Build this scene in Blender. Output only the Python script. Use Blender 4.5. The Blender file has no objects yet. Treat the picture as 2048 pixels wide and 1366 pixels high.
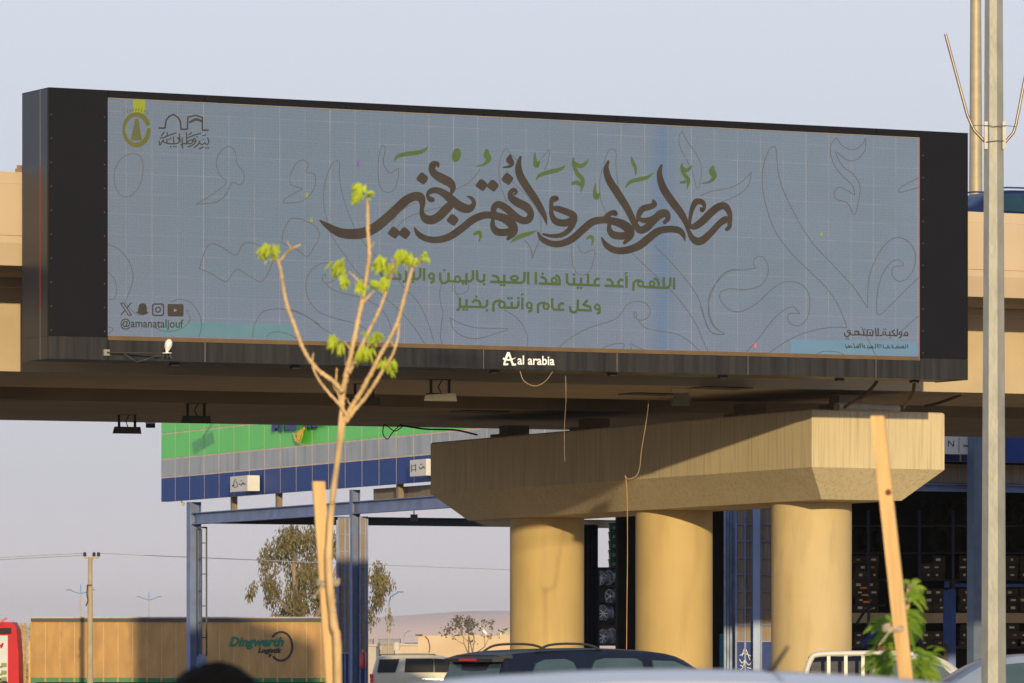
import bpy, bmesh, math, random
from mathutils import Vector, Matrix
random.seed(7)
R = math.radians
scene = bpy.context.scene
C = scene.collection

# ------------------------------------------------------------------ camera, sky, sun, exposure
EYE = 1.75
LENS = 190.0
F = LENS / 36.0 * 2048.0
HOR = 1325.0
cam_d = bpy.data.cameras.new('camera'); cam = bpy.data.objects.new('camera', cam_d); C.objects.link(cam)
cam.location = (0, 0, EYE); cam.rotation_euler = (R(90), 0, 0)
cam_d.lens = LENS; cam_d.sensor_width = 36; cam_d.shift_y = (HOR - 683.0) / 2048.0
cam_d.clip_start = 0.5; cam_d.clip_end = 40000
cam_d.dof.use_dof = True; cam_d.dof.focus_distance = 100.0; cam_d.dof.aperture_fstop = 13.0
scene.camera = cam

SUN = Vector((0.10, -1.0, 0.1315)).normalized()
world = bpy.data.worlds.new('World'); scene.world = world; world.use_nodes = True
nt = world.node_tree; nt.nodes.clear()
wo = nt.nodes.new('ShaderNodeOutputWorld'); bg = nt.nodes.new('ShaderNodeBackground')
sky = nt.nodes.new('ShaderNodeTexSky'); sky.sky_type = 'NISHITA'; sky.sun_disc = False
sky.sun_elevation = math.asin(SUN.z); sky.sun_rotation = math.atan2(SUN.x, SUN.y)
sky.air_density = 1.0; sky.dust_density = 2.0; sky.ozone_density = 2.0
bg.inputs['Strength'].default_value = 0.15
# the clear evening haze above the horizon: pale lilac at the horizon, paler blue higher up, all round
wtc = nt.nodes.new('ShaderNodeTexCoord'); wsp = nt.nodes.new('ShaderNodeSeparateXYZ'); nt.links.new(wtc.outputs['Generated'], wsp.inputs[0])
wr = nt.nodes.new('ShaderNodeValToRGB'); cr_ = wr.color_ramp; nt.links.new(wsp.outputs['Z'], wr.inputs[0])
for i, (p_, c_) in enumerate(((0.0, (.94, .86, .86)), (.012, (.88, .82, .85)), (.035, (.72, .71, .80)), (.07, (.68, .70, .82)), (.125, (.76, .785, .90)), (.35, (.42, .52, .72)), (1.0, (.22, .32, .55)))):
    el = cr_.elements[i] if i < 2 else cr_.elements.new(p_)
    el.position = p_; el.color = c_ + (1,)
wsc = nt.nodes.new('ShaderNodeVectorMath'); wsc.operation = 'SCALE'; wsc.inputs[3].default_value = 1 / .15; nt.links.new(wr.outputs[0], wsc.inputs[0])
wmx = nt.nodes.new('ShaderNodeMix'); wmx.data_type = 'RGBA'; wmx.inputs[0].default_value = .82
nt.links.new(sky.outputs[0], wmx.inputs[6]); nt.links.new(wsc.outputs[0], wmx.inputs[7])
nt.links.new(wmx.outputs[2], bg.inputs[0]); nt.links.new(bg.outputs[0], wo.inputs[0])
sd = bpy.data.lights.new('sun', 'SUN'); sun = bpy.data.objects.new('sun', sd); C.objects.link(sun)
sd.energy = 3.6; sd.angle = R(0.5); sd.color = (1.0, 0.785, 0.44)
sun.rotation_euler = (-SUN).to_track_quat('-Z', 'Y').to_euler(); sun.location = (10, -60, 60)
vs = scene.view_settings; vs.view_transform = 'Standard'; vs.look = 'None'; vs.gamma = 1.0
vs.use_curve_mapping = False; vs.exposure = 0.0

# ------------------------------------------------------------------ helpers
BASE = {}
def P(x, y, D):
    return Vector(((x - 1024.0) / F * D, D, EYE + (HOR - y) / F * D))
def on(x, y, A, d):
    r = (x - 1024.0) / F
    D = (A[1] * d[0] - A[0] * d[1]) / (d[0] - r * d[1])
    return P(x, y, D)

class MB:
    def __init__(s): s.v = []; s.f = []; s.m = []
    def add(s, vs_, fs, mi=0):
        o = len(s.v); s.v += [tuple(p) for p in vs_]
        for f in fs: s.f.append(tuple(i + o for i in f)); s.m.append(mi)
        return s
    def box(s, c, sz, ux=(1, 0, 0), uy=(0, 1, 0), uz=(0, 0, 1), mi=0):
        c = Vector(c); ux = Vector(ux).normalized(); uy = Vector(uy).normalized(); uz = Vector(uz).normalized()
        vs_ = [c + ux * sz[0] / 2 * i + uy * sz[1] / 2 * j + uz * sz[2] / 2 * k for i in (-1, 1) for j in (-1, 1) for k in (-1, 1)]
        return s.add(vs_, [(0, 1, 3, 2), (4, 6, 7, 5), (0, 4, 5, 1), (2, 3, 7, 6), (0, 2, 6, 4), (1, 5, 7, 3)], mi)
    def bar(s, a, b, w, h, mi=0):
        a = Vector(a); b = Vector(b); d = b - a; L = d.length
        if L < 1e-6: return s
        d.normalize(); up = Vector((0, 0, 1))
        if abs(d.z) > .95: up = Vector((0, 1, 0))
        sx = d.cross(up).normalized(); sz = sx.cross(d).normalized()
        return s.box((a + b) / 2, (w, L, h), sx, d, sz, mi)
    def prism(s, poly, a, b, mi=0):
        # poly: list of points offsets (Vector) ; extruded from a to b
        n = len(poly); a = Vector(a); b = Vector(b)
        vs_ = [a + Vector(p) for p in poly] + [b + Vector(p) for p in poly]
        fs = [(i, (i + 1) % n, n + (i + 1) % n, n + i) for i in range(n)] + [tuple(range(n))[::-1], tuple(range(n, 2 * n))]
        return s.add(vs_, fs, mi)
    def tube(s, pts, rad, n=8, mi=0, cap=True):
        pts = [Vector(p) for p in pts]
        if not hasattr(rad, '__len__'): rad = [rad] * len(pts)
        rings = []; prev = None
        for i, p in enumerate(pts):
            d = (pts[min(i + 1, len(pts) - 1)] - pts[max(i - 1, 0)])
            if d.length < 1e-9: d = Vector((0, 0, 1))
            d.normalize()
            if prev is None:
                up = Vector((0, 0, 1)) if abs(d.z) < .9 else Vector((1, 0, 0))
                a = d.cross(up).normalized()
            else: a = (prev - d * prev.dot(d)).normalized()
            prev = a; b = d.cross(a)
            rings.append([p + (a * math.cos(2 * math.pi * k / n) + b * math.sin(2 * math.pi * k / n)) * rad[i] for k in range(n)])
        vs_ = [v for r_ in rings for v in r_]; fs = []
        for i in range(len(pts) - 1):
            for k in range(n):
                fs.append((i * n + k, i * n + (k + 1) % n, (i + 1) * n + (k + 1) % n, (i + 1) * n + k))
        if cap: fs += [tuple(range(n))[::-1], tuple(range((len(pts) - 1) * n, len(pts) * n))]
        return s.add(vs_, fs, mi)
    def lathe(s, prof, c=(0, 0, 0), n=24, axis='Z', mi=0, cap=True):
        c = Vector(c); vs_ = []; fs = []
        for (r_, h) in prof:
            for k in range(n):
                a = 2 * math.pi * k / n; p = (r_ * math.cos(a), r_ * math.sin(a), h)
                if axis == 'Y': p = (p[0], p[2], p[1])
                if axis == 'X': p = (p[2], p[0], p[1])
                vs_.append(c + Vector(p))
        for i in range(len(prof) - 1):
            for k in range(n):
                fs.append((i * n + k, i * n + (k + 1) % n, (i + 1) * n + (k + 1) % n, (i + 1) * n + k))
        if cap: fs += [tuple(range(n))[::-1], tuple(range((len(prof) - 1) * n, len(prof) * n))]
        return s.add(vs_, fs, mi)
    def quad(s, a, b, c, d, mi=0): return s.add([a, b, c, d], [(0, 1, 2, 3)], mi)
    def mesh(s, name, mats, off=Vector((0, 0, 0)), smooth=False, angle=None):
        me = bpy.data.meshes.new(name)
        me.from_pydata([(v[0] - off[0], v[1] - off[1], v[2] - off[2]) for v in s.v], [], s.f)
        if not isinstance(mats, (list, tuple)): mats = [mats]
        for m in mats: me.materials.append(m)
        if len(mats) > 1: me.polygons.foreach_set('material_index', s.m)
        me.update()
        if smooth:
            me.polygons.foreach_set('use_smooth', [True] * len(me.polygons))
            if angle: me.set_sharp_from_angle(angle=R(angle))
        return me
    def part(s, name, mats, parent, label=None, kind=None, smooth=False, angle=None, recalc=True):
        off = BASE.get(parent.name, Vector((0, 0, 0))) if parent else Vector((0, 0, 0))
        me = s.mesh(name, mats, off, smooth, angle)
        if recalc: fix(me)
        o = bpy.data.objects.new(name, me); C.objects.link(o)
        if parent: o.parent = parent
        BASE[o.name] = off
        if label: o['label'] = label
        if kind: o['kind'] = kind
        return o
    def thing(s, name, mats, label, cat, loc=None, group=None, kind=None, smooth=False, angle=None, recalc=True):
        if loc is None:
            xs = [v[0] for v in s.v]; ys = [v[1] for v in s.v]; zs = [v[2] for v in s.v]
            loc = Vector(((min(xs) + max(xs)) / 2, (min(ys) + max(ys)) / 2, min(zs)))
        me = s.mesh(name, mats, loc, smooth, angle)
        if recalc: fix(me)
        o = bpy.data.objects.new(name, me); C.objects.link(o); o.location = loc
        BASE[o.name] = Vector(loc)
        tag(o, label, cat, group, kind); return o
def fix(me):
    bm = bmesh.new(); bm.from_mesh(me); bmesh.ops.recalc_face_normals(bm, faces=bm.faces); bm.to_mesh(me); bm.free()
def tag(o, label=None, cat=None, group=None, kind=None):
    if label: o['label'] = label
    if cat: o['category'] = cat
    if group: o['group'] = group
    if kind: o['kind'] = kind
def empty(name, loc, label, cat, group=None):
    o = bpy.data.objects.new(name, None); C.objects.link(o); o.location = loc
    BASE[o.name] = Vector(loc); o.empty_display_size = .3
    tag(o, label, cat, group); return o
def kids(o): return [c for c in bpy.data.objects if c.parent == o]
def dup(o, loc=None, rz=None, label=None, parent=None):
    c = o.copy(); C.objects.link(c); c.parent = parent
    if loc is not None: c.location = loc
    if rz is not None: c.rotation_euler = (0, 0, rz)
    if label: c['label'] = label
    for ch in kids(o): dup(ch, parent=c)
    return c

# ------------------------------------------------------------------ materials
def M(name, col, rough=.7, metal=0.0, var=.15, scale=3.0, stretch=(1, 1, 1), bump=0.0, bscale=None, var2=0.0, scale2=.4,
      stretch2=(1, 1, 1), emis=None, estr=1.0, coat=0.0, spec=.5, tint=None, backtrans=0.0):
    m = bpy.data.materials.new(name); m.use_nodes = True; n = m.node_tree; b = n.nodes['Principled BSDF']
    b.inputs['Roughness'].default_value = rough; b.inputs['Metallic'].default_value = metal
    b.inputs['Specular IOR Level'].default_value = spec
    b.inputs['Coat Weight'].default_value = coat; b.inputs['Coat Roughness'].default_value = .08
    tc = n.nodes.new('ShaderNodeTexCoord'); geo = n.nodes.new('ShaderNodeNewGeometry')
    def noise(sc, st, detail=5):
        mp = n.nodes.new('ShaderNodeMapping'); mp.inputs['Scale'].default_value = st
        n.links.new(geo.outputs['Position'], mp.inputs['Vector'])
        t = n.nodes.new('ShaderNodeTexNoise'); t.inputs['Scale'].default_value = sc; t.inputs['Detail'].default_value = detail
        n.links.new(mp.outputs[0], t.inputs['Vector']); return t
    def mixc(a, bcol, fac):
        x = n.nodes.new('ShaderNodeMix'); x.data_type = 'RGBA'
        n.links.new(fac, x.inputs[0])
        if isinstance(a, tuple): x.inputs[6].default_value = a
        else: n.links.new(a, x.inputs[6])
        if isinstance(bcol, tuple): x.inputs[7].default_value = bcol
        else: n.links.new(bcol, x.inputs[7])
        return x.outputs[2]
    def ramp(src, lo=.3, hi=.7):
        r_ = n.nodes.new('ShaderNodeMapRange'); r_.inputs[1].default_value = lo; r_.inputs[2].default_value = hi
        n.links.new(src, r_.inputs[0]); return r_.outputs[0]
    t1 = noise(scale, stretch)
    lo = tuple(max(0, c * (1 - var)) for c in col) + (1,); hi = tuple(min(1, c * (1 + var)) for c in col) + (1,)
    out = mixc(lo, hi, ramp(t1.outputs[0]))
    if var2 > 0:
        t2 = noise(scale2, stretch2, 6)
        dk = tint if tint else tuple(c * .45 for c in col)
        mm = n.nodes.new('ShaderNodeMath'); mm.operation = 'MULTIPLY'; mm.inputs[1].default_value = var2
        n.links.new(ramp(t2.outputs[0], .48, .75), mm.inputs[0])
        out = mixc(out, tuple(dk) + (1,), mm.outputs[0])
    n.links.new(out, b.inputs['Base Color'])
    if bump > 0:
        bn = n.nodes.new('ShaderNodeBump'); bn.inputs['Strength'].default_value = bump; bn.inputs['Distance'].default_value = .02
        t3 = noise(bscale or scale * 3, stretch)
        n.links.new(t3.outputs[0], bn.inputs['Height']); n.links.new(bn.outputs[0], b.inputs['Normal'])
    if emis:
        b.inputs['Emission Color'].default_value = tuple(emis) + (1,); b.inputs['Emission Strength'].default_value = estr
    return m

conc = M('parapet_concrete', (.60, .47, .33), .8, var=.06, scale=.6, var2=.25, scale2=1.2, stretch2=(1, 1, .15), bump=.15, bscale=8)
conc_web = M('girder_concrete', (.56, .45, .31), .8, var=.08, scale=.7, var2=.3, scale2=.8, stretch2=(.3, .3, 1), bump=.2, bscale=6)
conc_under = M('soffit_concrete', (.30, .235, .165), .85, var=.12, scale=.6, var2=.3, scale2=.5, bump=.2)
cap_m = M('pier_cap_concrete', (.66, .56, .365), .85, var=.05, scale=1.5, stretch=(1, 1, .6), var2=.55, scale2=9.0, stretch2=(2.4, 2.4, .07), tint=(.34, .26, .15), bump=.0, bscale=4)
col_m = M('column_paint', (.58, .43, .195), .7, var=.07, scale=1.2, stretch=(1, 1, .5), var2=.55, scale2=1.9, stretch2=(1.4, 1.4, .22), tint=(.40, .29, .13), bump=.12, bscale=6)
col_m2 = M('column_paint_pale', (.60, .47, .26), .7, var=.07, scale=1.2, stretch=(1, 1, .5), var2=.5, scale2=3.0, stretch2=(1.4, 1.4, .3), tint=(.42, .32, .17), bump=.12, bscale=6)
black_m = M('rubber_black', (.02, .02, .02), .8)
dark_panel = M('billboard_cladding', (.0065, .0058, .009), .45, metal=.0, var=.14, scale=1.5, bump=.04, bscale=3, spec=.26)
end_sky_tint = M('end_cladding_sky_tint', (.030, .036, .055), .38, var=.1, scale=1.3, spec=.4)  # blue of the reflected sky is put into this base colour
fascia_m = M('billboard_streaked_cladding', (.024, .023, .024), .45, var=.5, scale=9, stretch=(1, 1, .04), var2=.25, scale2=6, stretch2=(1, 1, .05), tint=(.08, .07, .06), spec=.35)
trim_m = M('aluminium_trim', (.42, .38, .34), .5, metal=.3)
red_trim = M('red_trim', (.45, .03, .03), .5, emis=(.5, .03, .03), estr=.25)
galv = M('galvanised_steel', (.33, .33, .30), .5, metal=.25, var=.14, scale=6, stretch=(1, 1, .5), bump=.15, bscale=25)
galv2 = M('galvanised_steel_yellowed', (.44, .38, .27), .55, metal=.25, var=.1, scale=4)
steel_dk = M('dark_steel', (.035, .032, .03), .6, var=.2)
rod_m = M('dull_rod_steel', (.30, .25, .22), .4, metal=.6)
wood = M('stake_wood', (.74, .48, .21), .75, var=.16, scale=14, stretch=(2, 2, .12), var2=.5, scale2=9, stretch2=(3, 3, .25), tint=(.45, .2, .05), bump=.3)
bark = M('sapling_bark', (.64, .44, .22), .8, var=.2, scale=30, stretch=(1, 1, .3), bump=.3)
bark2 = M('pale_tree_bark', (.32, .24, .17), .85, var=.25, scale=2)
def leafmat(name, a, b_, sc):
    m = M(name, a, .55, var=.35, scale=sc, var2=.7, scale2=sc * .5, tint=b_, spec=.3)
    n = m.node_tree; bs = n.nodes['Principled BSDF']; o = n.nodes['Material Output']
    tr = n.nodes.new('ShaderNodeBsdfTranslucent'); mx = n.nodes.new('ShaderNodeMixShader'); mx.inputs[0].default_value = .25
    src = bs.inputs['Base Color'].links[0].from_socket
    n.links.new(src, tr.inputs[0]); n.links.new(bs.outputs[0], mx.inputs[1]); n.links.new(tr.outputs[0], mx.inputs[2])
    n.links.new(mx.outputs[0], o.inputs['Surface']); return m
leaf_y = leafmat('sapling_leaf', (.54, .64, .05), (.34, .42, .03), 14)
leaf_g = leafmat('feathery_leaf', (.20, .34, .03), (.44, .48, .04), 6)
leaf_e = leafmat('eucalyptus_leaf', (.23, .19, .08), (.12, .105, .045), .8)
leaf_b = leafmat('sparse_tree_leaf', (.20, .17, .10), (.12, .10, .06), .8)

blue_p = M('blue_fascia_panel', (.022, .062, .26), .5, var=.07, scale=.8, var2=.12, scale2=2, stretch2=(1, 1, .2), tint=(.07, .10, .24), coat=.0, spec=.3)
grey_p = M('grey_fascia_panel', (.42, .45, .49), .5, var=.08, scale=.8, var2=.5, scale2=2.5, stretch2=(1.5, 1.5, .12), tint=(.20, .21, .22))
green_p = M('green_fascia_panel', (.12, .70, .10), .35, var=.06, scale=.5, coat=.2)
seam_m = M('fascia_seam', (.72, .56, .46), .8)
blue_s = M('blue_painted_steel', (.17, .23, .42), .5, var=.2, scale=2, var2=.35, scale2=2.0, stretch2=(1, 1, .4), tint=(.25, .18, .12))
blue_s2 = M('deep_blue_steel', (.028, .06, .24), .6, var=.15, scale=2, var2=.3, scale2=3, tint=(.05, .07, .18), spec=.2)
mesh_m = M('perforated_mesh', (.27, .21, .15), .7, var=.25, scale=9, stretch=(3, 3, .1))
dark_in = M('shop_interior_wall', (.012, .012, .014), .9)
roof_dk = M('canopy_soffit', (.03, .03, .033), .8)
white_m = M('white_sign_face', (.72, .70, .66), .5, var=.04)
ink = M('black_print', (.03, .03, .03), .7)

# ------------------------------------------------------------------ ground, road, hills
S = 11300
g = MB(); g.quad((-S, -200, 0), (S, -200, 0), (S, S, 0), (-S, S, 0))
g.part('ground', M('dusty_ground', (.34, .27, .19), .95, var=.2, scale=.3, bump=.3), None, kind='structure')
UH = Vector((math.cos(R(28.9)), math.sin(R(28.9)), 0)); VH = Vector((-UH.y, UH.x, 0))
g = MB(); g.quad((-60, 25, .004), (60, 25, .004), (60, 100, .004), (-60, 100, .004))
g.part('road', M('asphalt', (.05, .048, .045), .9, var=.3, scale=4, bump=.3), None, kind='structure')
k_ = MB(); k_.box((0, 24.85, .06), (120, .3, .12)); k_.part('kerb', M('kerb_concrete', (.4, .37, .3), .8), None, kind='structure')
h = MB(); nx, ny = 60, 10; vs_ = []
for j in range(ny):
    for i in range(nx):
        x = -3000 + 7500 * i / (nx - 1) ; y = 8300 + 45 * j
        prof = math.sin(math.pi * j / (ny - 1)) ** .8
        z = prof * (62 + 12 * math.sin(i * .31) + 9 * math.sin(i * .83 + 1) + 7 * random.random()) + (-2 if j in (0, ny - 1) else 0)
        vs_.append((x, y, z))
h.add(vs_, [(j * nx + i, j * nx + i + 1, (j + 1) * nx + i + 1, (j + 1) * nx + i) for j in range(ny - 1) for i in range(nx - 1)])
h.part('hills', M('reddish_hills', (.85, .60, .50), .95, var=.25, scale=.004), None, kind='structure', smooth=True)

# ------------------------------------------------------------------ bridge
U = Vector((UH.x, UH.y, .0057)); V = VH
BO = Vector((-8.12, 94.7, 7.077))        # billboard front lower left corner
def B(s, v, z): return Vector((BO.x + UH.x * s + V.x * v, BO.y + UH.y * s + V.y * v, z + .0057 * s))
bridge = empty('road_bridge', B(0, 12, 0), 'beige concrete road overpass crossing the whole picture behind the billboard', 'bridge')
S0, S1 = -45, 70
def extr(poly, name, mat, s0=S0, s1=S1, parent=bridge, **kw):
    mb = MB(); a = [B(s0, v, z) for v, z in poly]; b = [B(s1, v, z) for v, z in poly]; n = len(poly)
    mb.add(a + b, [(i, (i + 1) % n, n + (i + 1) % n, n + i) for i in range(n)] + [tuple(range(n))[::-1], tuple(range(n, 2 * n))])
    return mb.part(name, mat, parent, **kw)
# near parapet with its shallow groove and slanted foot
extr([(1.2, 9.18), (1.2, 9.28), (1.235, 9.285), (1.235, 9.31), (1.2, 9.315), (1.2, 10.22), (1.22, 10.24), (1.24, 10.44), (1.50, 10.44), (1.55, 9.16), (1.55, 8.79), (1.34, 8.79)], 'parapet', conc)
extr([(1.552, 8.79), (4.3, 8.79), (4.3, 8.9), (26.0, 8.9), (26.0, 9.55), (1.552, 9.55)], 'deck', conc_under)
extr([(26.0, 8.79), (26.35, 8.79), (26.4, 10.2), (26.1, 10.2), (26.0, 9.6)], 'parapet', conc)
extr([(4.5, 7.09), (4.5, 8.785), (9.6, 8.895), (9.85, 7.09)], 'box_girder', conc_web)
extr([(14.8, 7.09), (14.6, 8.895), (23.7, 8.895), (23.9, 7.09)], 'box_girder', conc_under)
extr([(4.32, 8.62), (4.32, 8.785), (4.498, 8.785), (4.498, 8.62)], 'haunch', conc_web)
extr([(1.56, 9.554), (25.99, 9.554), (25.99, 9.6), (1.56, 9.6)], 'carriageway', M('deck_asphalt', (.06, .06, .06), .9))
# drain hatches on the soffit (dark rectangles)
for px, py in ((960, 826), (1300, 791), (1440, 779)):
    D = (7.085 + .06 - EYE) * F / (HOR - py); p = P(px, py, D)
    mb = MB(); mb.box((p.x, p.y, 7.09 + .0057 * (p - BO).dot(UH) - .012), (1.1, .7, .02), UH, VH)
    mb.part('drain_hatch', steel_dk, bridge)
# pier
s_c = 18.25; v_c = 3.98
zt = 6.764; zm = 5.62; zb = 5.01; LEN = 16.05; WID = 3.14
pier = empty('bridge_pier', B(s_c + WID / 2, v_c + LEN / 2, 0), 'concrete hammerhead pier cap on three round ochre columns', 'bridge pier')
def CP(s, v, z): return B(s_c + s, v_c + v, z - .0057 * (s_c + s) - .0055 * v)
mb = MB()
i_ = .62
ring = lambda k, z: [CP(k, k, z), CP(WID - k, k, z), CP(WID - k, LEN - k, z), CP(k, LEN - k, z)]
vs_ = ring(.03, zt) + ring(0, zt - .03) + ring(0, zm) + ring(i_, zb)
fs = [(0, 1, 2, 3), (15, 14, 13, 12)]
for L in range(3):
    for q in range(4): fs.append((L * 4 + q, L * 4 + (q + 1) % 4, L * 4 + 4 + (q + 1) % 4, L * 4 + 4 + q))
mb.add(vs_, fs); mb.part('pier_cap', cap_m, pier)
cs = s_c + WID / 2
for px, rad in ((1094, .82), (1348, .82), (1623, .82)):
    A = B(cs, 0, 0); p = on(px, 1000, (A.x, A.y), (V.x, V.y)); v = (p - A).dot(V)
    mb = MB(); n = 48
    lean = 0.0
    prof = [(rad, 0), (rad, 1.245), (rad - .002, 1.247), (rad - .002, 1.25), (rad, 1.252), (rad, 3.045), (rad - .002, 3.047), (rad - .002, 3.050), (rad, 3.052), (rad, zb + .03 - .0055 * v)]
    mb.lathe(prof, (p.x, p.y, 0), n)
    mb.part('column', col_m2 if px == 1623 else col_m, pier, smooth=True, angle=40)
for v in (5.2, 8.9, 15.4, 19):
    vv = v - v_c
    if vv > LEN: continue
    mb = MB(); c = CP(WID / 2, vv, zt + .10); mb.box(c, (.9, .6, .14), UH, VH); c2 = CP(WID / 2, vv, zt + .27); mb.box(c2, (.55, .4, .19), UH, VH)
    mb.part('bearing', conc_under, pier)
# post base on the left end of parapet
mb = MB(); p = on(39, 341, (B(0, 1.35, 0).x, B(0, 1.35, 0).y), (UH.x, UH.y)); mb.box((p.x, p.y, 10.475), (.14, .16, .07)); mb.box((p.x, p.y, 10.54), (.09, .1, .06))
mb.thing('bollard_stub', M('rusty_stub', (.25, .15, .1), .8), 'small rusty stub standing on the parapet left of the billboard', 'post')

for s_ in (-6.0, 24.5, 31.0):
    mb = MB(); mb.tube([B(s_, 1.3, 8.95), B(s_, 1.12, 8.93)], .04, 8); mb.part('drain_spout', steel_dk, bridge)
# ------------------------------------------------------------------ billboard
def bb(x, y, off=0.0):
    A = BO - V * off
    return on(x, y, (A.x, A.y), (UH.x, UH.y))
def bs(x, y): # (s, z) on the front plane
    p = bb(x, y); s = (p - BO).dot(UH); return s, p.z
bill = empty('led_billboard', B(9.6, .6, 7.08), 'long dark LED billboard hung on the bridge showing brown Arabic calligraphy on blue', 'billboard')
LB = 19.3
zl = lambda s: 7.077 + .0057 * s
ztop = lambda s: 11.81 + .0057 * s
def bbox(s0, s1, z0, z1, v0, v1, name, mat, parent=bill, label=None):
    mb = MB(); vs_ = [B(s, v, z) for s in (s0, s1) for v in (v0, v1) for z in (z0, z1)]
    mb.add(vs_, [(0, 1, 3, 2), (4, 6, 7, 5), (0, 4, 5, 1), (2, 3, 7, 6), (0, 2, 6, 4), (1, 5, 7, 3)])
    return mb.part(name, mat, parent, label=label)
sL, zLt = bs(216, 196); _, zLb = bs(216, 680); sR, _ = bs(1839, 500)
_, zRb = bs(1839, 721); _, zRt = bs(1839, 276.5)
zscr_t = (zLt - .0057 * sL + zRt - .0057 * sR) / 2; zscr_b = (zLb - .0057 * sL + zRb - .0057 * sR) / 2
zlit_b = zscr_b + .075
H0 = 7.077; H1 = 11.81
bbox(.012, LB - .012, H0 + .012, H1 - .012, .05, 1.14, 'housing', dark_panel)
bbox(0, sL - .004, H0 + .40, H1, 0, .045, 'cladding_panel', dark_panel)
bbox(0, sL - .004, H0, H0 + .396, 0, .045, 'cladding_panel', fascia_m)
bbox(sR + .004, LB, H0 + .40, H1, 0, .045, 'cladding_panel', dark_panel)
bbox(sR + .004, LB, H0, H0 + .396, 0, .045, 'cladding_panel', fascia_m)
seams = [bs(x, 700)[0] for x in (410, 690, 967, 1234, 1496, 1752)]
xs = [sL] + seams + [sR]
for a, b_ in zip(xs[:-1], xs[1:]):
    bbox(a + .005, b_ - .005, H0, zscr_b - .005, -.004, .042, 'fascia_panel', fascia_m)
    bbox(a + .005, b_ - .005, zscr_t + .012, H1, -.004, .042, 'top_panel', dark_panel)
    if a > sL: bbox(a - .004, a + .004, H0, zscr_b - .005, .0, .04, 'joint_strip', trim_m)
# end face (two panels with a thin red and white joint strip between)
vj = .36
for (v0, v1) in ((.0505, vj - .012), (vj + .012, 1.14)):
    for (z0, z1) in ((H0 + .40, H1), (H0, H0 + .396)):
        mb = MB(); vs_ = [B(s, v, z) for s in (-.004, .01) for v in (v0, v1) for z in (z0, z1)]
        mb.add(vs_, [(0, 1, 3, 2), (4, 6, 7, 5), (0, 4, 5, 1), (2, 3, 7, 6), (0, 2, 6, 4), (1, 5, 7, 3)]); mb.part('end_panel', end_sky_tint, bill)
bbox(-.002, .008, H0 + .9, H0 + 3.4, vj - .011, vj + .011, 'joint_strip', red_trim, label='thin red joint strip')
bbox(-.002, .008, H0 + .0, H0 + .9, vj - .011, vj + .011, 'joint_strip', trim_m)
bbox(-.002, .008, H0 + 3.4, H1, vj - .011, vj + .011, 'joint_strip', trim_m)
for (v0, v1) in ((.0505, 1.14),):
    mb = MB(); vs_ = [B(s, v, z) for s in (LB - .01, LB) for v in (v0, v1) for z in (H0, H1)]
    mb.add(vs_, [(0, 1, 3, 2), (4, 6, 7, 5), (0, 4, 5, 1), (2, 3, 7, 6), (0, 2, 6, 4), (1, 5, 7, 3)]); mb.part('end_panel', dark_panel, bill)
bbox(0, LB, H1 + .002, H1 + .02, -.01, 1.15, 'top_flashing', dark_panel)
bbox(sL, sR, zscr_t + .001, zscr_t + .010, -.002, .03, 'trim_strip', M('screen_top_trim', (.38, .29, .2), .6))
bbox(sL, sR, zscr_b, zlit_b, -.001, .03, 'unlit_strip', M('unlit_led_strip', (.15, .095, .045), .7))
bbox(sR - .012, sR + .002, zscr_b, zscr_t, -.003, .03, 'joint_strip', M('red_edge', (.35, .10, .07), .5, emis=(.5, .12, .1), estr=.3))
for s in (2.6, 5.0, 9.1, 11.6, 14.0, 16.6, 18.3):
    mb = MB(); mb.box(B(s, .35, H0 - .03), (.16, .1, .06), UH, VH); mb.part('bracket', steel_dk, bill)
for s in (1.5, 6, 10.5, 15, 18.5):
    mb = MB(); mb.box(B(s, 1.168, 9.6), (.12, .05, 1.6), UH, VH); mb.part('mount', steel_dk, bill)
# screws down the cladding edge
mb = MB()
for z in [H0 + .5 + k * .42 for k in range(10)]:
    for s in (sL - .07, .05, sR + .08): mb.box(B(s, -.004, z), (.010, .008, .010), UH, VH)
mb.part('screws', trim_m, bill, kind='stuff')

# --- the screen
scr = bpy.data.materials.new('led_screen'); scr.use_nodes = True; n = scr.node_tree; L = n.links
bsd = n.nodes['Principled BSDF']; bsd.inputs['Base Color'].default_value = (.045, .05, .055, 1); bsd.inputs['Roughness'].default_value = .75
bsd.inputs['Specular IOR Level'].default_value = .15
uv = n.nodes.new('ShaderNodeUVMap'); uv.uv_map = 'UVMap'; sp = n.nodes.new('ShaderNodeSeparateXYZ'); L.new(uv.outputs[0], sp.inputs[0])
def math_(op, a, b=None, c=None):
    x = n.nodes.new('ShaderNodeMath'); x.operation = op
    for i, q in enumerate((a, b, c)):
        if q is None: continue
        if isinstance(q, (int, float)): x.inputs[i].default_value = q
        else: L.new(q, x.inputs[i])
    return x.outputs[0]
def mr(src, a, b, c=0, d=1, smooth=False):
    x = n.nodes.new('ShaderNodeMapRange'); x.inputs[1].default_value = a; x.inputs[2].default_value = b
    x.inputs[3].default_value = c; x.inputs[4].default_value = d
    if smooth: x.interpolation_type = 'SMOOTHSTEP'
    L.new(src, x.inputs[0]); return x.outputs[0]
def mixrgb(a, b, f, mode='MIX'):
    x = n.nodes.new('ShaderNodeMix'); x.data_type = 'RGBA'; x.blend_type = mode
    if isinstance(f, (int, float)): x.inputs[0].default_value = f
    else: L.new(f, x.inputs[0])
    for i, q in ((6, a), (7, b)):
        if isinstance(q, tuple): x.inputs[i].default_value = q
        else: L.new(q, x.inputs[i])
    return x.outputs[2]
su, sv = sp.outputs[0], sp.outputs[1]
SCW = sR - sL; SCH = zscr_t - zlit_b
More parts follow.
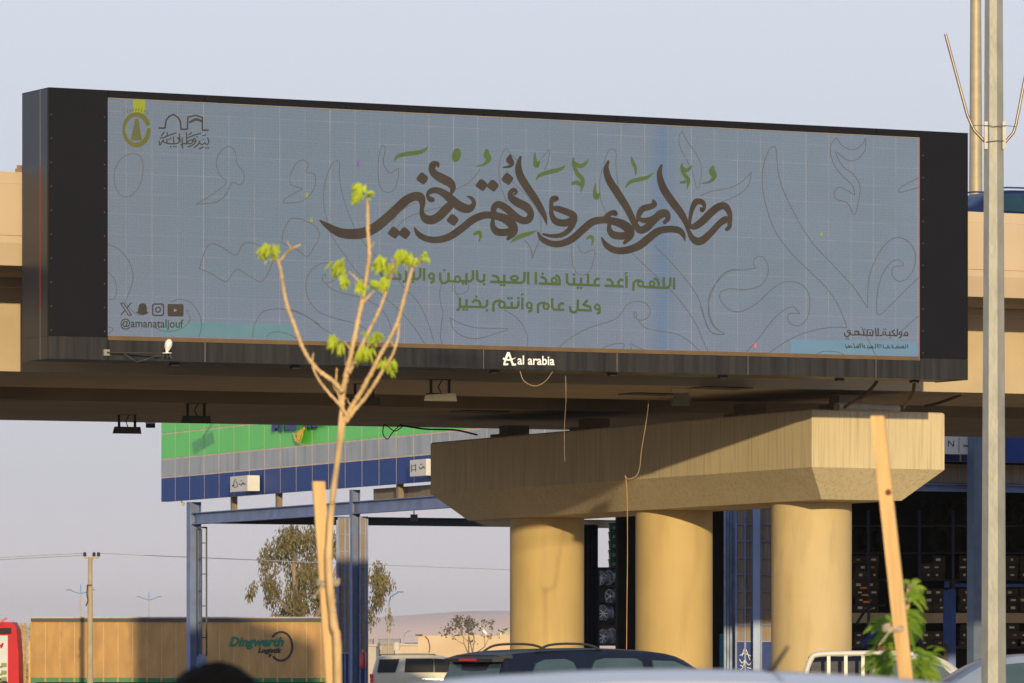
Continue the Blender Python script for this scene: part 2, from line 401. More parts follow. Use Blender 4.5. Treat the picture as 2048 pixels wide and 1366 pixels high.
hcol = n.nodes.new('ShaderNodeValToRGB'); hcol.color_ramp.elements[0].color = (.165, .208, .262, 1); hcol.color_ramp.elements[1].color = (.185, .245, .315, 1)
e = hcol.color_ramp.elements.new(.15); e.color = (.155, .212, .275, 1)
e = hcol.color_ramp.elements.new(.55); e.color = (.165, .222, .292, 1)
L.new(mr(su, 0, SCW), hcol.inputs[0]); col = hcol.outputs[0]
# lower part a little more violet
low = mr(sv, 1.4, .0, 0, .5, True); col = mixrgb(col, (.20, .235, .325, 1), low)
# soft module-scale unevenness
nz = n.nodes.new('ShaderNodeTexNoise'); nz.inputs['Scale'].default_value = .9; nz.inputs['Detail'].default_value = 3; L.new(uv.outputs[0], nz.inputs['Vector'])
col = mixrgb(col, (.15, .20, .25, 1), mr(nz.outputs[0], .45, .7, 0, .45))
wn = n.nodes.new('ShaderNodeTexWhiteNoise'); wn.noise_dimensions = '2D'
vm = n.nodes.new('ShaderNodeVectorMath'); vm.operation = 'SNAP'; vm.inputs[1].default_value = (1.0, .8, 1); L.new(uv.outputs[0], vm.inputs[0]); L.new(vm.outputs[0], wn.inputs[0])
col = mixrgb(col, (.23, .24, .32, 1), math_('MULTIPLY', wn.outputs[0], .12))
# blue drifted column of modules
bx = bs(1325, 500)[0] - sL
d_ = math_('ABSOLUTE', math_('SUBTRACT', su, bx)); bandf = mr(d_, .40, 0, 0, .55, True); col = mixrgb(col, (.085, .175, .33, 1), bandf)
# grid of module joints
def joints(c, period, w, amt, ph=0.0):
    m_ = math_('ABSOLUTE', math_('SUBTRACT', math_('FRACT', math_('ADD', math_('DIVIDE', c, period), ph)), .5))
    return mr(m_, .5 - w / period, .5, 0, amt)
gn = n.nodes.new('ShaderNodeTexNoise'); gn.inputs['Scale'].default_value = 1.6; L.new(uv.outputs[0], gn.inputs['Vector'])
jf = math_('MULTIPLY', math_('ADD', joints(su, .505, .016, .6, .3), joints(sv, .36, .012, .38)), mr(gn.outputs[0], .35, .65, .15, 1))
col = mixrgb(col, (.40, .36, .34, 1), math_('MINIMUM', jf, .6))
jj = math_('ADD', joints(su, 2.525, .016, .4, .26), 0.0); col = mixrgb(col, (.42, .38, .36, 1), jj)
# fine led rows and columns
rows = math_('MULTIPLY', math_('SINE', math_('MULTIPLY', su, 2 * math.pi / .048)), .05)
rows2 = math_('MULTIPLY', math_('SINE', math_('MULTIPLY', sv, 2 * math.pi / .055)), .03)
fn = n.nodes.new('ShaderNodeTexNoise'); fn.inputs['Scale'].default_value = 26; fn.inputs['Detail'].default_value = 1; L.new(uv.outputs[0], fn.inputs['Vector'])
fine = math_('ADD', math_('ADD', 1.0, math_('ADD', rows, rows2)), mr(fn.outputs[0], .3, .7, -.07, .07))
sc_ = n.nodes.new('ShaderNodeVectorMath'); sc_.operation = 'SCALE'; L.new(col, sc_.inputs[0]); L.new(fine, sc_.inputs[3])
L.new(sc_.outputs[0], bsd.inputs['Emission Color']); bsd.inputs['Emission Strength'].default_value = .80
me = bpy.data.meshes.new('screen'); off = BASE[bill.name]
qd = [B(sL, .012, zlit_b), B(sR, .012, zlit_b), B(sR, .012, zscr_t), B(sL, .012, zscr_t)]
me.from_pydata([q - off for q in qd], [], [(0, 1, 2, 3)]); me.materials.append(scr)
ul = me.uv_layers.new(name='UVMap')
for i, c in enumerate([(0, 0), (SCW, 0), (SCW, SCH), (0, SCH)]): ul.data[i].uv = c
so = bpy.data.objects.new('screen', me); C.objects.link(so); so.parent = bill; BASE[so.name] = off

def led(name, col, s=1.0, base=(.05, .04, .03)):
    return M(name, base, .7, var=.2, scale=3, emis=col, estr=s, spec=.15)
brown_l = led('led_brown', (.022, .014, .010), base=(.040, .036, .034))
green_l = led('led_olive', (.055, .095, .022), base=(.035, .035, .03))
green_m = led('led_marks_green', (.065, .115, .022), base=(.035, .035, .03))
brownt_l = led('led_brown_small', (.03, .022, .018), base=(.035, .032, .03))
line_l = led('led_thin_line', (.085, .088, .10), base=(.05, .05, .05))
ylw_l = led('led_yellow_green', (.27, .31, .01)); olv_l = led('led_emblem_olive', (.095, .105, .01))
teal_l = led('led_teal', (.105, .225, .245), base=(.04, .04, .04)); cyan_l = led('led_cyan', (.13, .245, .33), base=(.04, .04, .04)); vio_l = led('led_violet', (.23, .05, .35)); pink_l = led('led_pink', (.8, .12, .18))

def catmull(pts, closed=False, n=6):
    out = []; m = len(pts)
    rng = range(m) if closed else range(m - 1)
    for i in rng:
        if closed: a, b, c, d = pts[(i - 1) % m], pts[i], pts[(i + 1) % m], pts[(i + 2) % m]
        else: a, b, c, d = pts[max(i - 1, 0)], pts[i], pts[i + 1], pts[min(i + 2, m - 1)]
        for k in range(n):
            t = k / n
            out.append(tuple(.5 * ((2 * b[j]) + (-a[j] + c[j]) * t + (2 * a[j] - 5 * b[j] + 4 * c[j] - d[j]) * t * t + (-a[j] + 3 * b[j] - 3 * c[j] + d[j]) * t ** 3) for j in range(len(b))))
    if not closed: out.append(tuple(pts[-1]))
    return out
class Ink:
    """strokes drawn in some (x, y) frame; mapped by tr() to the photograph's pixels and from there onto the flat panel"""
    def __init__(s, ox, oy, sc, base=.004, plane=None): s.ox, s.oy, s.sc = ox, oy, sc; s.prims = []; s.cur = None; s.k = 0; s.base = base; s.plane = plane
    def pt(s, x, y, off): return (s.plane or bb)(s.ox + x / s.sc, s.oy + y / s.sc, off)
    def put(s, vs_, fs, samp):
        o = len(s.cur[0]); s.cur[0] += vs_; s.cur[1] += [tuple(i + o for i in f) for f in fs]; s.cur[2] += samp
    def nxt(s): s.k += 1; return s.base + (s.k % 14) * .0005
    def stroke(s, pts, w=None, smooth=True, closed=False, caps=True, n=6):
        pts = [tuple(p) if len(p) == 3 else (p[0], p[1], w) for p in pts]
        q = catmull(pts, closed, n) if smooth else pts
        q = [(x, y, max(w_, 1.0)) for x, y, w_ in q]
        o = s.nxt(); m = len(q); Ls = []; Rs = []
        for i, (x, y, w_) in enumerate(q):
            if closed: a = q[(i - 1) % m]; b = q[(i + 1) % m]
            else: a = q[max(i - 1, 0)]; b = q[min(i + 1, m - 1)]
            dx, dy = b[0] - a[0], b[1] - a[1]; l = math.hypot(dx, dy) or 1; nx_, ny_ = -dy / l * w_ / 2, dx / l * w_ / 2
            Ls.append(s.pt(x + nx_, y + ny_, o)); Rs.append(s.pt(x - nx_, y - ny_, o))
        idx = [(i, (i + 1) % m, m + (i + 1) % m, m + i) for i in range(m if closed else m - 1)]
        mine = s.cur is None
        if mine: s.cur = [[], [], []]; s.prims.append(s.cur)
        s.put(Ls + Rs, idx, [(x, y, w_ / 2) for x, y, w_ in q])
        if caps and not closed:
            for e_ in (q[0], q[-1]): s.disc(e_[0], e_[1], e_[2] / 2, e_[2] / 2)
        if mine: s.cur = None
    def poly(s, pts, off=None):
        o = s.nxt() if off is None else off; mine = s.cur is None
        if mine: s.cur = [[], [], []]; s.prims.append(s.cur)
        cx = sum(p[0] for p in pts) / len(pts); cy = sum(p[1] for p in pts) / len(pts)
        mr_ = min(math.hypot(p[0] - cx, p[1] - cy) for p in pts) * .8
        dense = [(cx, cy, mr_)]
        for i in range(len(pts)):
            a = pts[i]; b = pts[(i + 1) % len(pts)]
            for k in range(4): dense.append((a[0] + (b[0] - a[0]) * k / 4, a[1] + (b[1] - a[1]) * k / 4, 0))
        s.put([s.pt(x, y, o) for x, y in pts], [tuple(range(len(pts)))], dense)
        if mine: s.cur = None
    def disc(s, x, y, rx, ry, rot=0, n=14):
        c, sn = math.cos(R(rot)), math.sin(R(rot))
        s.poly([(x + rx * math.cos(a) * c - ry * math.sin(a) * sn, y + rx * math.cos(a) * sn + ry * math.sin(a) * c) for a in [2 * math.pi * k / n for k in range(n)]])
    def lines(s, pts, w):       # square-cut polyline with filled joints
        mine = s.cur is None
        if mine: s.cur = [[], [], []]; s.prims.append(s.cur)
        for a, b in zip(pts[:-1], pts[1:]):
            s.stroke([(a[0], a[1], w), (b[0], b[1], w)], smooth=False, caps=False)
        for p in pts[1:-1]: s.disc(p[0], p[1], w / 2, w / 2, n=10)
        if mine: s.cur = None
    def ring(s, x, y, rx, ry, w):
        s.stroke([(x + rx * math.cos(a), y + ry * math.sin(a), w) for a in [2 * math.pi * k / 16 for k in range(16)]], smooth=False, closed=True)
    def dot(s, x, y, w): s.poly([(x - w / 2, y - w / 2), (x + w / 2, y - w / 2), (x + w / 2, y + w / 2), (x - w / 2, y + w / 2)])
    def diamond(s, x, y, w):
        s.poly([(x - w, y + w * .05), (x - w * .85, y - w * .25), (x - w * .3, y - w * .95), (x, y - w * 1.02), (x + w * .3, y - w * .9), (x + w * .95, y - w * .3), (x + w, y), (x + w * .85, y + w * .35), (x + w * .35, y + w * .95), (x + w * .1, y + w * .95), (x - w * .8, y + w * .35)])
    def fin(s, name, mat, parent=bill, label=None):
        # every separate stroke group (a letter, a mark, an outline) is a part of its own
        n_ = len(s.prims); par = list(range(n_))
        def fd(i):
            while par[i] != i: i = par[i]
            return i
        bx_ = []
        for p in s.prims:
            bx_.append((min(q[0] - q[2] for q in p[2]), max(q[0] + q[2] for q in p[2]), min(q[1] - q[2] for q in p[2]), max(q[1] + q[2] for q in p[2])))
        for i in range(n_):
            for j in range(i):
                if fd(i) == fd(j): continue
                A_, B_ = bx_[i], bx_[j]
                if A_[0] > B_[1] + 1 or B_[0] > A_[1] + 1 or A_[2] > B_[3] + 1 or B_[2] > A_[3] + 1: continue
                if any(math.hypot(a[0] - b[0], a[1] - b[1]) < (a[2] + b[2]) * 1.05 + .8 for a in s.prims[i][2] for b in s.prims[j][2]): par[fd(i)] = fd(j)
        grp = {}
        for i in range(n_): grp.setdefault(fd(i), []).append(i)
        out = []
        for ids in grp.values():
            mb = MB()
            for i in ids: mb.add(s.prims[i][0], s.prims[i][1])
            o = mb.part(name, mat, parent, label=label, recalc=False); out.append(o)
        return out

# colour blocks near the lower edge
t = Ink(0, 0, 1, base=-.009)
t.poly([(398, 645), (585, 650), (585, 677), (398, 672.5)], -.009)
t.poly([(322, 645), (398, 645), (398, 672.5), (322, 671.5)], -.0085)
t.fin('teal_block', teal_l)
t = Ink(0, 0, 1); t.poly([(1582, 679), (1837, 684), (1837, 714), (1582, 708)], -.009); t.fin('cyan_block', cyan_l)
t = Ink(0, 0, 1)
for x, y in ((614, 390), (623, 440), (1643, 468)): t.disc(x, y, 2.6, 5)
t.fin('faulty_pixels', ylw_l, label='yellow faulty pixels')
t = Ink(0, 0, 1); t.poly([(714, 322), (719, 322), (719, 333), (714, 333)]); t.fin('faulty_pixels', vio_l, label='violet faulty pixels')
t = Ink(0, 0, 1); t.disc(1510.5, 691, 2.6, 5); t.fin('faulty_pixels', pink_l, label='pink faulty pixels')

# thin ornament outlines
t = Ink(0, 160, 2.2766, base=-.006); W = 3.6
for pts, cl in (([(600, 334), (640, 350), (652, 400), (640, 470), (610, 515), (575, 531), (540, 515), (520, 460), (523, 410), (550, 360)], True),
    ([(893, 565), (960, 525), (1029, 468), (1000, 430), (985, 380), (1000, 330), (1040, 302), (1070, 325), (1080, 380), (1108, 420), (1108, 460), (1090, 477), (1055, 468), (1030, 520), (980, 557), (893, 565)], False),
    ([(1292, 545), (1340, 515), (1376, 495), (1330, 480), (1320, 445), (1345, 385), (1380, 364), (1403, 385), (1395, 418), (1430, 428), (1436, 470), (1415, 520), (1370, 552), (1300, 560), (1292, 545)], False),
    ([(490, 748), (540, 770), (590, 830), (606, 900), (590, 960), (570, 1010)], False), ([(490, 875), (520, 905), (530, 950), (522, 995), (495, 998)], False),
    ([(908, 860), (925, 800), (945, 755), (970, 746), (1010, 760), (1074, 798), (1100, 755), (1130, 740), (1180, 752), (1230, 790), (1240, 830), (1215, 890), (1185, 918), (1140, 895), (1085, 863), (1060, 880), (1035, 915), (1010, 912), (960, 880), (908, 860)], False),
    ([(1283, 735), (1290, 690), (1315, 640), (1340, 628), (1390, 640), (1440, 670), (1455, 710), (1430, 760), (1397, 803), (1350, 770), (1290, 745), (1283, 735)], False),
    ([(570, 1010), (600, 1050), (640, 1075)], False), ([(780, 1010), (820, 998), (870, 1015), (905, 1060), (918, 1110), (908, 1170)], False), ([(700, 1125), (760, 1145), (830, 1130), (865, 1090), (850, 1045)], False),
    ([(1150, 1170), (1160, 1110), (1200, 1055), (1260, 1042), (1330, 1050), (1400, 1080), (1457, 1115)], False), ([(1215, 1168), (1235, 1150), (1280, 1148), (1330, 1165), (1370, 1185)], False), ([(490, 1120), (515, 1135), (492, 1155)], False)):
    t.stroke(pts, W, closed=cl, caps=False)
t.fin('ornament_outline', line_l)
t = Ink(560, 280, 3.2525, base=-.006); W = 5.0
for pts, cl in (([(300, 500), (285, 420), (285, 330), (300, 250), (335, 160), (370, 135), (388, 150), (385, 220), (400, 330), (440, 460), (500, 600), (580, 710), (700, 830), (800, 950), (900, 1060), (960, 1180), (1003, 1320)], False),
    ([(300, 500), (330, 610), (420, 750), (520, 880), (640, 990), (780, 1110), (880, 1230), (940, 1325)], False),
    ([(645, 100), (638, 180), (645, 280), (665, 325), (700, 340), (740, 325), (765, 260), (772, 190), (750, 195), (720, 215), (690, 190), (672, 140), (685, 60), (672, 35), (655, 50), (645, 100)], False),
    ([(370, 900), (340, 920), (295, 930), (275, 900), (290, 870), (300, 900)], False),
    ([(520, 1020), (420, 1000), (340, 970), (300, 935)], False), ([(340, 805), (280, 800), (210, 840), (175, 900), (170, 980), (200, 1060), (260, 1120), (360, 1160), (480, 1190), (570, 1235)], False),
    ([(0, 1100), (80, 1105), (180, 1150), (270, 1220), (340, 1260)], False), ([(530, 1025), (640, 1080), (700, 1160), (725, 1240), (720, 1300)], False),
    ([(1060, 920), (1040, 980), (1045, 1060), (1060, 1120), (1050, 1200), (1045, 1280), (1055, 1330)], False),
    ([(1125, 985), (1120, 950), (1135, 940), (1140, 985), (1160, 1020)], False), ([(1140, 1000), (1190, 1000), (1225, 970), (1225, 930)], False),
    ([(1107, 1155), (1180, 1195), (1290, 1222), (1480, 1228), (1400, 1260), (1290, 1290), (1200, 1280), (1130, 1230), (1107, 1155)], False),
    ([(725, 560), (760, 490), (830, 430), (890, 410)], False), ([(760, 570), (820, 510), (930, 465), (1060, 435)], False), ([(1140, 320), (1210, 290), (1270, 235), (1300, 190)], False)):
    t.stroke(pts, W, closed=cl, caps=False)
t.fin('ornament_outline', line_l)
t = Ink(1400, 240, 2.529, base=-.006); W = 4.0
for pts, cl in (([(847, 950), (780, 850), (680, 740), (560, 610), (460, 440), (400, 290), (385, 150), (370, 136), (345, 160), (318, 250), (320, 370), (370, 540), (450, 660), (560, 770), (640, 850), (700, 940), (744, 1050)], False),
    ([(847, 950), (850, 850), (865, 760), (920, 650), (980, 598), (1040, 605), (1085, 660), (1085, 740), (1050, 800), (1005, 815), (975, 790), (978, 745), (1030, 735), (1005, 708), (960, 725), (915, 800), (895, 900), (900, 985), (960, 940), (1040, 860), (1108, 795)], False),
    ([(690, 88), (720, 130), (770, 150), (815, 130), (838, 90)], False), ([(838, 90), (835, 150), (800, 195), (750, 205), (686, 160), (720, 230), (780, 280), (810, 340), (800, 420), (780, 480), (745, 420), (690, 400), (680, 365), (710, 340), (783, 380)], False),
    ([(783, 378), (770, 330), (700, 260), (665, 190), (662, 130), (690, 88)], False),
    ([(1108, 290), (1060, 315), (1010, 345), (1015, 365), (1108, 340)], False),
    ([(280, 750), (270, 720), (285, 695), (320, 695), (345, 740), (335, 800), (300, 840), (230, 858), (140, 855), (100, 880), (110, 920), (150, 960), (210, 968), (290, 925), (370, 850), (440, 818), (510, 830), (550, 880), (555, 950), (535, 1015), (490, 1042), (450, 1020), (450, 980), (505, 980)], False),
    ([(280, 750), (220, 758), (150, 765), (95, 810), (50, 880), (45, 960), (70, 1040), (120, 1082), (60, 1075), (25, 1010), (0, 940)], False),
    ([(505, 978), (470, 945), (420, 965), (360, 1020), (300, 1100), (230, 1180)], False), ([(744, 1050), (650, 1050), (520, 1080), (420, 1130), (340, 1185)], False),
    ([(575, 1190), (630, 1170), (700, 1175), (740, 1195)], False), ([(1108, 990), (1060, 1030), (990, 1095)], False), ([(815, 1045), (850, 1110), (890, 1195)], False),
    ([(0, 385), (60, 360), (160, 340), (220, 305), (260, 262)], False), ([(260, 262), (245, 330), (190, 380), (110, 415)], False)):
    t.stroke(pts, W, closed=cl, caps=False)
t.fin('ornament_outline', line_l)
t = Ink(960, 480, 3.938, base=-.006); W = 6.0
for pts in ([(725, 40), (722, 120), (735, 210), (765, 262), (810, 278), (860, 250), (885, 190), (905, 95), (880, 78), (830, 100), (795, 90), (770, 40)],
    [(620, 850), (700, 780), (840, 700), (960, 660), (1060, 625), (1110, 580), (1160, 510), (1230, 483), (1300, 495), (1338, 545), (1330, 600), (1290, 628), (1240, 625), (1210, 590), (1220, 565), (1235, 590), (1225, 615)],
    [(1245, 628), (1300, 690), (1400, 715), (1530, 735), (1640, 790), (1735, 880)], [(1370, 40), (1480, 150), (1620, 310), (1710, 440), (1755, 560), (1780, 660), (1830, 730), (1925, 740), (1850, 690), (1805, 610), (1800, 500), (1840, 380), (1900, 280), (1980, 235), (2050, 235)],
    [(1200, 105), (1330, 230), (1480, 370), (1600, 510), (1700, 660), (1760, 800), (1800, 885)], [(190, 550), (260, 590), (330, 660), (370, 750), (370, 845)], [(945, 860), (1030, 825), (1110, 815), (1135, 825), (1128, 865)], [(1195, 875), (1190, 818), (1240, 845), (1310, 870)],
    [(350, 0), (385, 40), (405, 90), (413, 150), (425, 100), (460, 20)]):
    t.stroke(pts, W, caps=False)
t.fin('ornament_outline', line_l)
t = Ink(1050, 260, 4.096, base=-.006); W = 6
for pts in ([(1285, 5), (1262, 60), (1275, 150), (1320, 240), (1370, 340), (1410, 480), (1440, 400), (1440, 290), (1400, 190), (1340, 110), (1285, 5)], [(640, 300), (612, 420), (620, 560), (665, 690)], [(645, 280), (680, 180), (715, 155), (745, 180), (745, 300), (765, 470)],
    [(160, 330), (190, 250), (200, 160), (130, 240)]):
    t.stroke(pts, W, caps=False)
t.fin('ornament_outline', line_l)
t = Ink(600, 260, 4.096, base=-.006)
for pts in ([(1905, 1040), (1890, 970), (1840, 900)], [(1690, 145), (1650, 210), (1630, 330), (1650, 480), (1700, 600)], [(1690, 145), (1730, 200), (1780, 250)], [(1690, 330), (1760, 440), (1860, 540), (1960, 680), (1975, 800)], [(1905, 1030), (1950, 930), (1975, 800)]):
    t.stroke(pts, 6, caps=False)
t.fin('ornament_outline', line_l)

# the large greeting: brown calligraphy and green vowel marks
t = Ink(600, 260, 4.096, base=.000)
for s_ in ([(165, 742, 14), (225, 785, 48), (320, 838, 74), (420, 852, 84), (520, 842, 86), (620, 796, 84), (720, 715, 80), (800, 640, 78), (870, 575, 75), (935, 545, 72), (985, 552, 75), (1003, 600, 50), (998, 650, 34), (1002, 690, 46), (1032, 728, 68), (1085, 736, 72), (1145, 702, 72), (1200, 645, 74), (1250, 600, 60)],
    [(1085, 572, 40), (1065, 565, 44), (1045, 535, 26), (1068, 503, 44), (1120, 494, 52), (1180, 520, 62), (1235, 565, 72), (1290, 612, 76), (1345, 640, 76), (1395, 640, 62), (1425, 600, 36), (1405, 558, 28), (1368, 543, 8)],
    [(1132, 297, 22), (1128, 275, 30), (1092, 283, 56), (1082, 325, 56), (1110, 365, 66), (1170, 400, 76), (1228, 432, 72), (1252, 475, 50), (1240, 520, 26)],
    [(938, 802, 14), (972, 855, 44), (1045, 893, 50), (1140, 898, 55), (1235, 868, 60), (1330, 802, 62), (1420, 732, 62), (1500, 700, 60), (1560, 697, 58), (1640, 712, 66), (1705, 742, 76), (1745, 790, 74), (1745, 840, 66), (1705, 890, 30)],
    [(1580, 735, 30), (1580, 790, 45), (1610, 830, 60), (1660, 840, 60), (1730, 830, 60)],
    [(1760, 525, 22), (1775, 505, 22), (1750, 490, 36), (1725, 515, 42), (1735, 560, 58), (1790, 598, 70), (1855, 632, 70), (1890, 685, 56), (1870, 735, 60), (1815, 738, 60), (1755, 700, 62), (1690, 642, 62), (1625, 610, 58), (1588, 640, 50), (1590, 690, 44)],
    [(1805, 222, 20), (1790, 290, 48), (1802, 370, 64), (1860, 470, 66), (1930, 570, 60), (1982, 660, 50), (2008, 720, 34), (2022, 775, 6)],
    [(1722, 212, 24), (1718, 245, 60), (1738, 275, 34), (1715, 298, 24), (1668, 306, 12)]):
    t.stroke(s_)
for x, y in ((1001, 398), (768, 842), (855, 846), (1250, 738), (1487, 452), (1578, 457), (1698, 402)): t.diamond(x, y, 49)
t.fin('calligraphy', brown_l)
t = Ink(1050, 260, 4.096, base=.000)
for s_ in ([(245, 580, 20), (262, 560, 36), (225, 563, 40), (215, 620, 34), (218, 690, 38), (250, 745, 56), (320, 762, 60), (385, 742, 66), (395, 700, 60), (335, 668, 56), (265, 645, 50), (222, 640, 30)],
    [(400, 735, 60), (372, 805, 46), (305, 858, 40), (220, 868, 30), (150, 853, 18)],
    [(106, 838, 12), (138, 892, 42), (215, 930, 50), (300, 930, 55), (390, 890, 60), (470, 820, 62), (550, 755, 62), (630, 737, 58), (700, 742, 60), (790, 768, 72), (850, 812, 76), (862, 865, 60), (815, 925, 26)],
    [(722, 692, 16), (742, 690, 36), (730, 672, 36), (690, 690, 44), (660, 720, 40)],
    [(690, 770, 30), (692, 820, 44), (725, 858, 60), (790, 868, 62), (845, 860, 60)],
    [(683, 256, 18), (665, 320, 46), (690, 410, 60), (760, 520, 66), (830, 630, 60), (872, 710, 54), (905, 780, 52), (945, 820, 60), (1000, 798, 62), (1060, 735, 62), (1110, 690, 70), (1155, 685, 64), (1172, 725, 40), (1145, 755, 34)],
    [(1052, 582, 28), (1062, 610, 42), (1020, 630, 52), (965, 645, 52), (932, 695, 44), (925, 745, 22)], [(935, 725, 30), (975, 742, 44), (1040, 728, 46), (1085, 700, 50)],
    [(628, 882, 12), (668, 945, 46), (740, 985, 55), (830, 985, 60), (930, 950, 66), (1010, 890, 66), (1090, 830, 62), (1180, 812, 56), (1255, 820, 54), (1295, 855, 40), (1312, 910, 5)],
    [(1118, 290, 20), (1102, 360, 46), (1130, 470, 62), (1200, 580, 66), (1270, 670, 62), (1315, 750, 48), (1335, 810, 34), (1360, 870, 44), (1400, 908, 62), (1450, 905, 64), (1520, 845, 56), (1590, 770, 52), (1640, 735, 60), (1672, 740, 40), (1675, 790, 36), (1655, 812, 34)],
    [(1440, 640, 18), (1452, 660, 34), (1470, 625, 30), (1450, 590, 44), (1400, 590, 52), (1368, 650, 38), (1352, 730, 28), (1350, 790, 24)], [(1345, 790, 30), (1390, 790, 54), (1450, 750, 62), (1520, 680, 64), (1585, 630, 62), (1640, 625, 58), (1675, 680, 44), (1685, 750, 28)]):
    t.stroke(s_)
t.fin('calligraphy', brown_l)
t = Ink(600, 260, 4.096, base=.000)
for s_ in ([(770, 256, 4), (800, 216, 28), (870, 196, 34), (960, 186, 36), (1020, 165, 26), (1050, 130, 4)], [(1530, 170, 30), (1530, 205, 54), (1545, 240, 44), (1510, 280, 22), (1447, 297, 8)],
    [(1925, 187, 10), (1925, 235, 26), (1938, 290, 46), (1962, 255, 12)], [(1430, 852, 22), (1465, 838, 32), (1480, 870, 24), (1465, 912, 8)], [(1722, 925, 4), (1780, 882, 36), (1850, 856, 36), (1900, 840, 24), (1942, 820, 4)]): t.stroke(s_)
t.disc(1282, 206, 37, 58, 12)
t.fin('vowel_mark', green_m)
t = Ink(1050, 260, 4.096, base=.000)
for s_ in ([(88, 412, 4), (120, 372, 28), (190, 346, 34), (260, 330, 34), (310, 310, 22), (328, 285, 4)], [(400, 226, 8), (398, 265, 28), (450, 295, 36), (495, 275, 26), (520, 238, 4)], [(392, 270, 20), (425, 350, 36), (470, 405, 36), (468, 465, 24), (455, 512, 4)], [(388, 438, 22), (425, 430, 36), (465, 455, 26)],
    [(578, 437, 8), (572, 500, 30), (586, 550, 48), (612, 515, 12)], [(872, 220, 8), (882, 262, 28), (905, 312, 26), (908, 372, 5)], [(820, 478, 4), (860, 427, 28), (930, 405, 34), (1000, 388, 28), (1055, 348, 4)],
    [(1288, 278, 14), (1284, 305, 24), (1320, 330, 32), (1352, 312, 20), (1368, 288, 4)], [(1280, 315, 18), (1305, 365, 30), (1338, 410, 30), (1326, 488, 4)], [(1277, 430, 18), (1310, 424, 28)],
    [(1540, 300, 20), (1533, 340, 56), (1550, 383, 40), (1510, 425, 20), (1450, 437, 8)], [(510, 887, 20), (540, 872, 28), (556, 900, 22), (545, 950, 5)]): t.stroke(s_)
t.fin('vowel_mark', green_m)

# two rows of olive lettering
t = Ink(1040, 520, 6.4, base=.000); W = 32
for p_ in ([(1972, 225), (1972, 378)], [(1926, 222), (1922, 320), (1888, 358), (1600, 345)], [(1840, 218), (1840, 352)], [(1712, 232), (1755, 250), (1778, 300), (1774, 352)],
    [(1600, 345), (1570, 335)], [(1545, 262), (1490, 262), (1455, 290), (1450, 396)], [(1363, 198), (1363, 356)], [(1325, 258), (1288, 250), (1260, 275), (1262, 335)], [(1328, 340), (1082, 328)], [(1108, 248), (1155, 252), (1182, 285), (1186, 325)],
    [(1026, 326), (630, 312), (602, 285), (600, 172)], [(1020, 245), (985, 240), (957, 268), (957, 318)], [(871, 180), (871, 316)], [(781, 222), (781, 314)], [(693, 222), (693, 312)],
    [(203, 152), (203, 312)], [(262, 215), (305, 225), (334, 258), (336, 300)], [(238, 300), (524, 312)], [(452, 192), (495, 212), (508, 258), (508, 308)], [(105, 152), (105, 312)], [(58, 152), (55, 260), (25, 290), (-10, 292)],
    [(230, 682), (230, 575), (262, 550), (325, 548)], [(412, 488), (412, 605), (438, 634), (568, 636)], [(565, 562), (528, 552), (498, 580), (502, 625)], [(742, 506), (738, 630), (700, 674), (655, 660), (636, 590)], [(745, 640), (920, 646)], [(905, 640), (895, 598), (812, 572), (866, 512)],
    [(1018, 600), (1018, 670), (985, 690)], [(145, 600), (146, 645), (108, 662)], [(30, 478), (30, 634)]): t.lines(p_, W)
for a in ((1690, 305, 30, 32), (1545, 305, 34, 34), (437, 262, 32, 32), (335, 592, 34, 36), (990, 602, 30, 32), (118, 580, 32, 36)): t.ring(*a, 28)
for a in ((741, 356), (781, 358), (693, 188), (290, 175)): t.dot(*a, 30)
for pts in ([(1348, 190), (1352, 162), (1380, 168)], [(18, 462), (22, 436), (48, 440)]): t.lines(pts, 16)
t.fin('letter', green_l)
t = Ink(740, 520, 6.4, base=.000)
for p_ in ([(2025, 155), (2025, 312)], [(1980, 155), (1976, 265), (1940, 292), (1538, 278)], [(1718, 188), (1718, 282)], [(1562, 200), (1615, 205), (1645, 240), (1648, 280)],
    [(1463, 178), (1462, 262), (1425, 278), (1390, 268), (1372, 240), (1371, 130)], [(1320, 130), (1318, 240), (1285, 272), (1150, 270)], [(1235, 166), (1235, 272)], [(1100, 278), (1010, 268)], [(1005, 160), (1005, 262), (960, 298), (920, 292), (900, 250), (898, 158)],
    [(815, 205), (814, 272), (775, 292)], [(693, 104), (693, 264)], [(645, 102), (642, 215), (608, 245), (512, 240)], [(562, 150), (562, 242)], [(462, 136), (462, 240), (448, 272), (415, 280)], [(402, 242), (210, 235)], [(388, 240), (382, 190), (325, 145)], [(225, 232), (155, 208), (134, 160), (160, 115)],
    [(1152, 480), (1150, 600), (1135, 632), (1104, 638)], [(1235, 500), (1235, 598)], [(1150, 597), (1470, 602), (1498, 580), (1500, 508)], [(1310, 545), (1340, 515), (1390, 522), (1412, 560), (1412, 600)],
    [(1580, 662), (1582, 555), (1612, 525), (1685, 520)], [(1715, 610), (1875, 612), (1900, 585), (1900, 520)], [(1815, 535), (1815, 610)]): t.lines(p_, W)
for a in ((1850, 232, 44, 28), (1120, 245, 34, 38), (788, 205, 32, 36), (1690, 572, 38, 40)): t.ring(*a, 28)
for a in ((1680, 320), (1718, 322), (1462, 310), (1190, 300), (1228, 302), (952, 130), (550, 278), (1200, 634), (1240, 636), (1362, 472), (1497, 645), (1772, 488), (1812, 488), (1900, 488)): t.dot(*a, 30)
t.fin('letter', green_l)

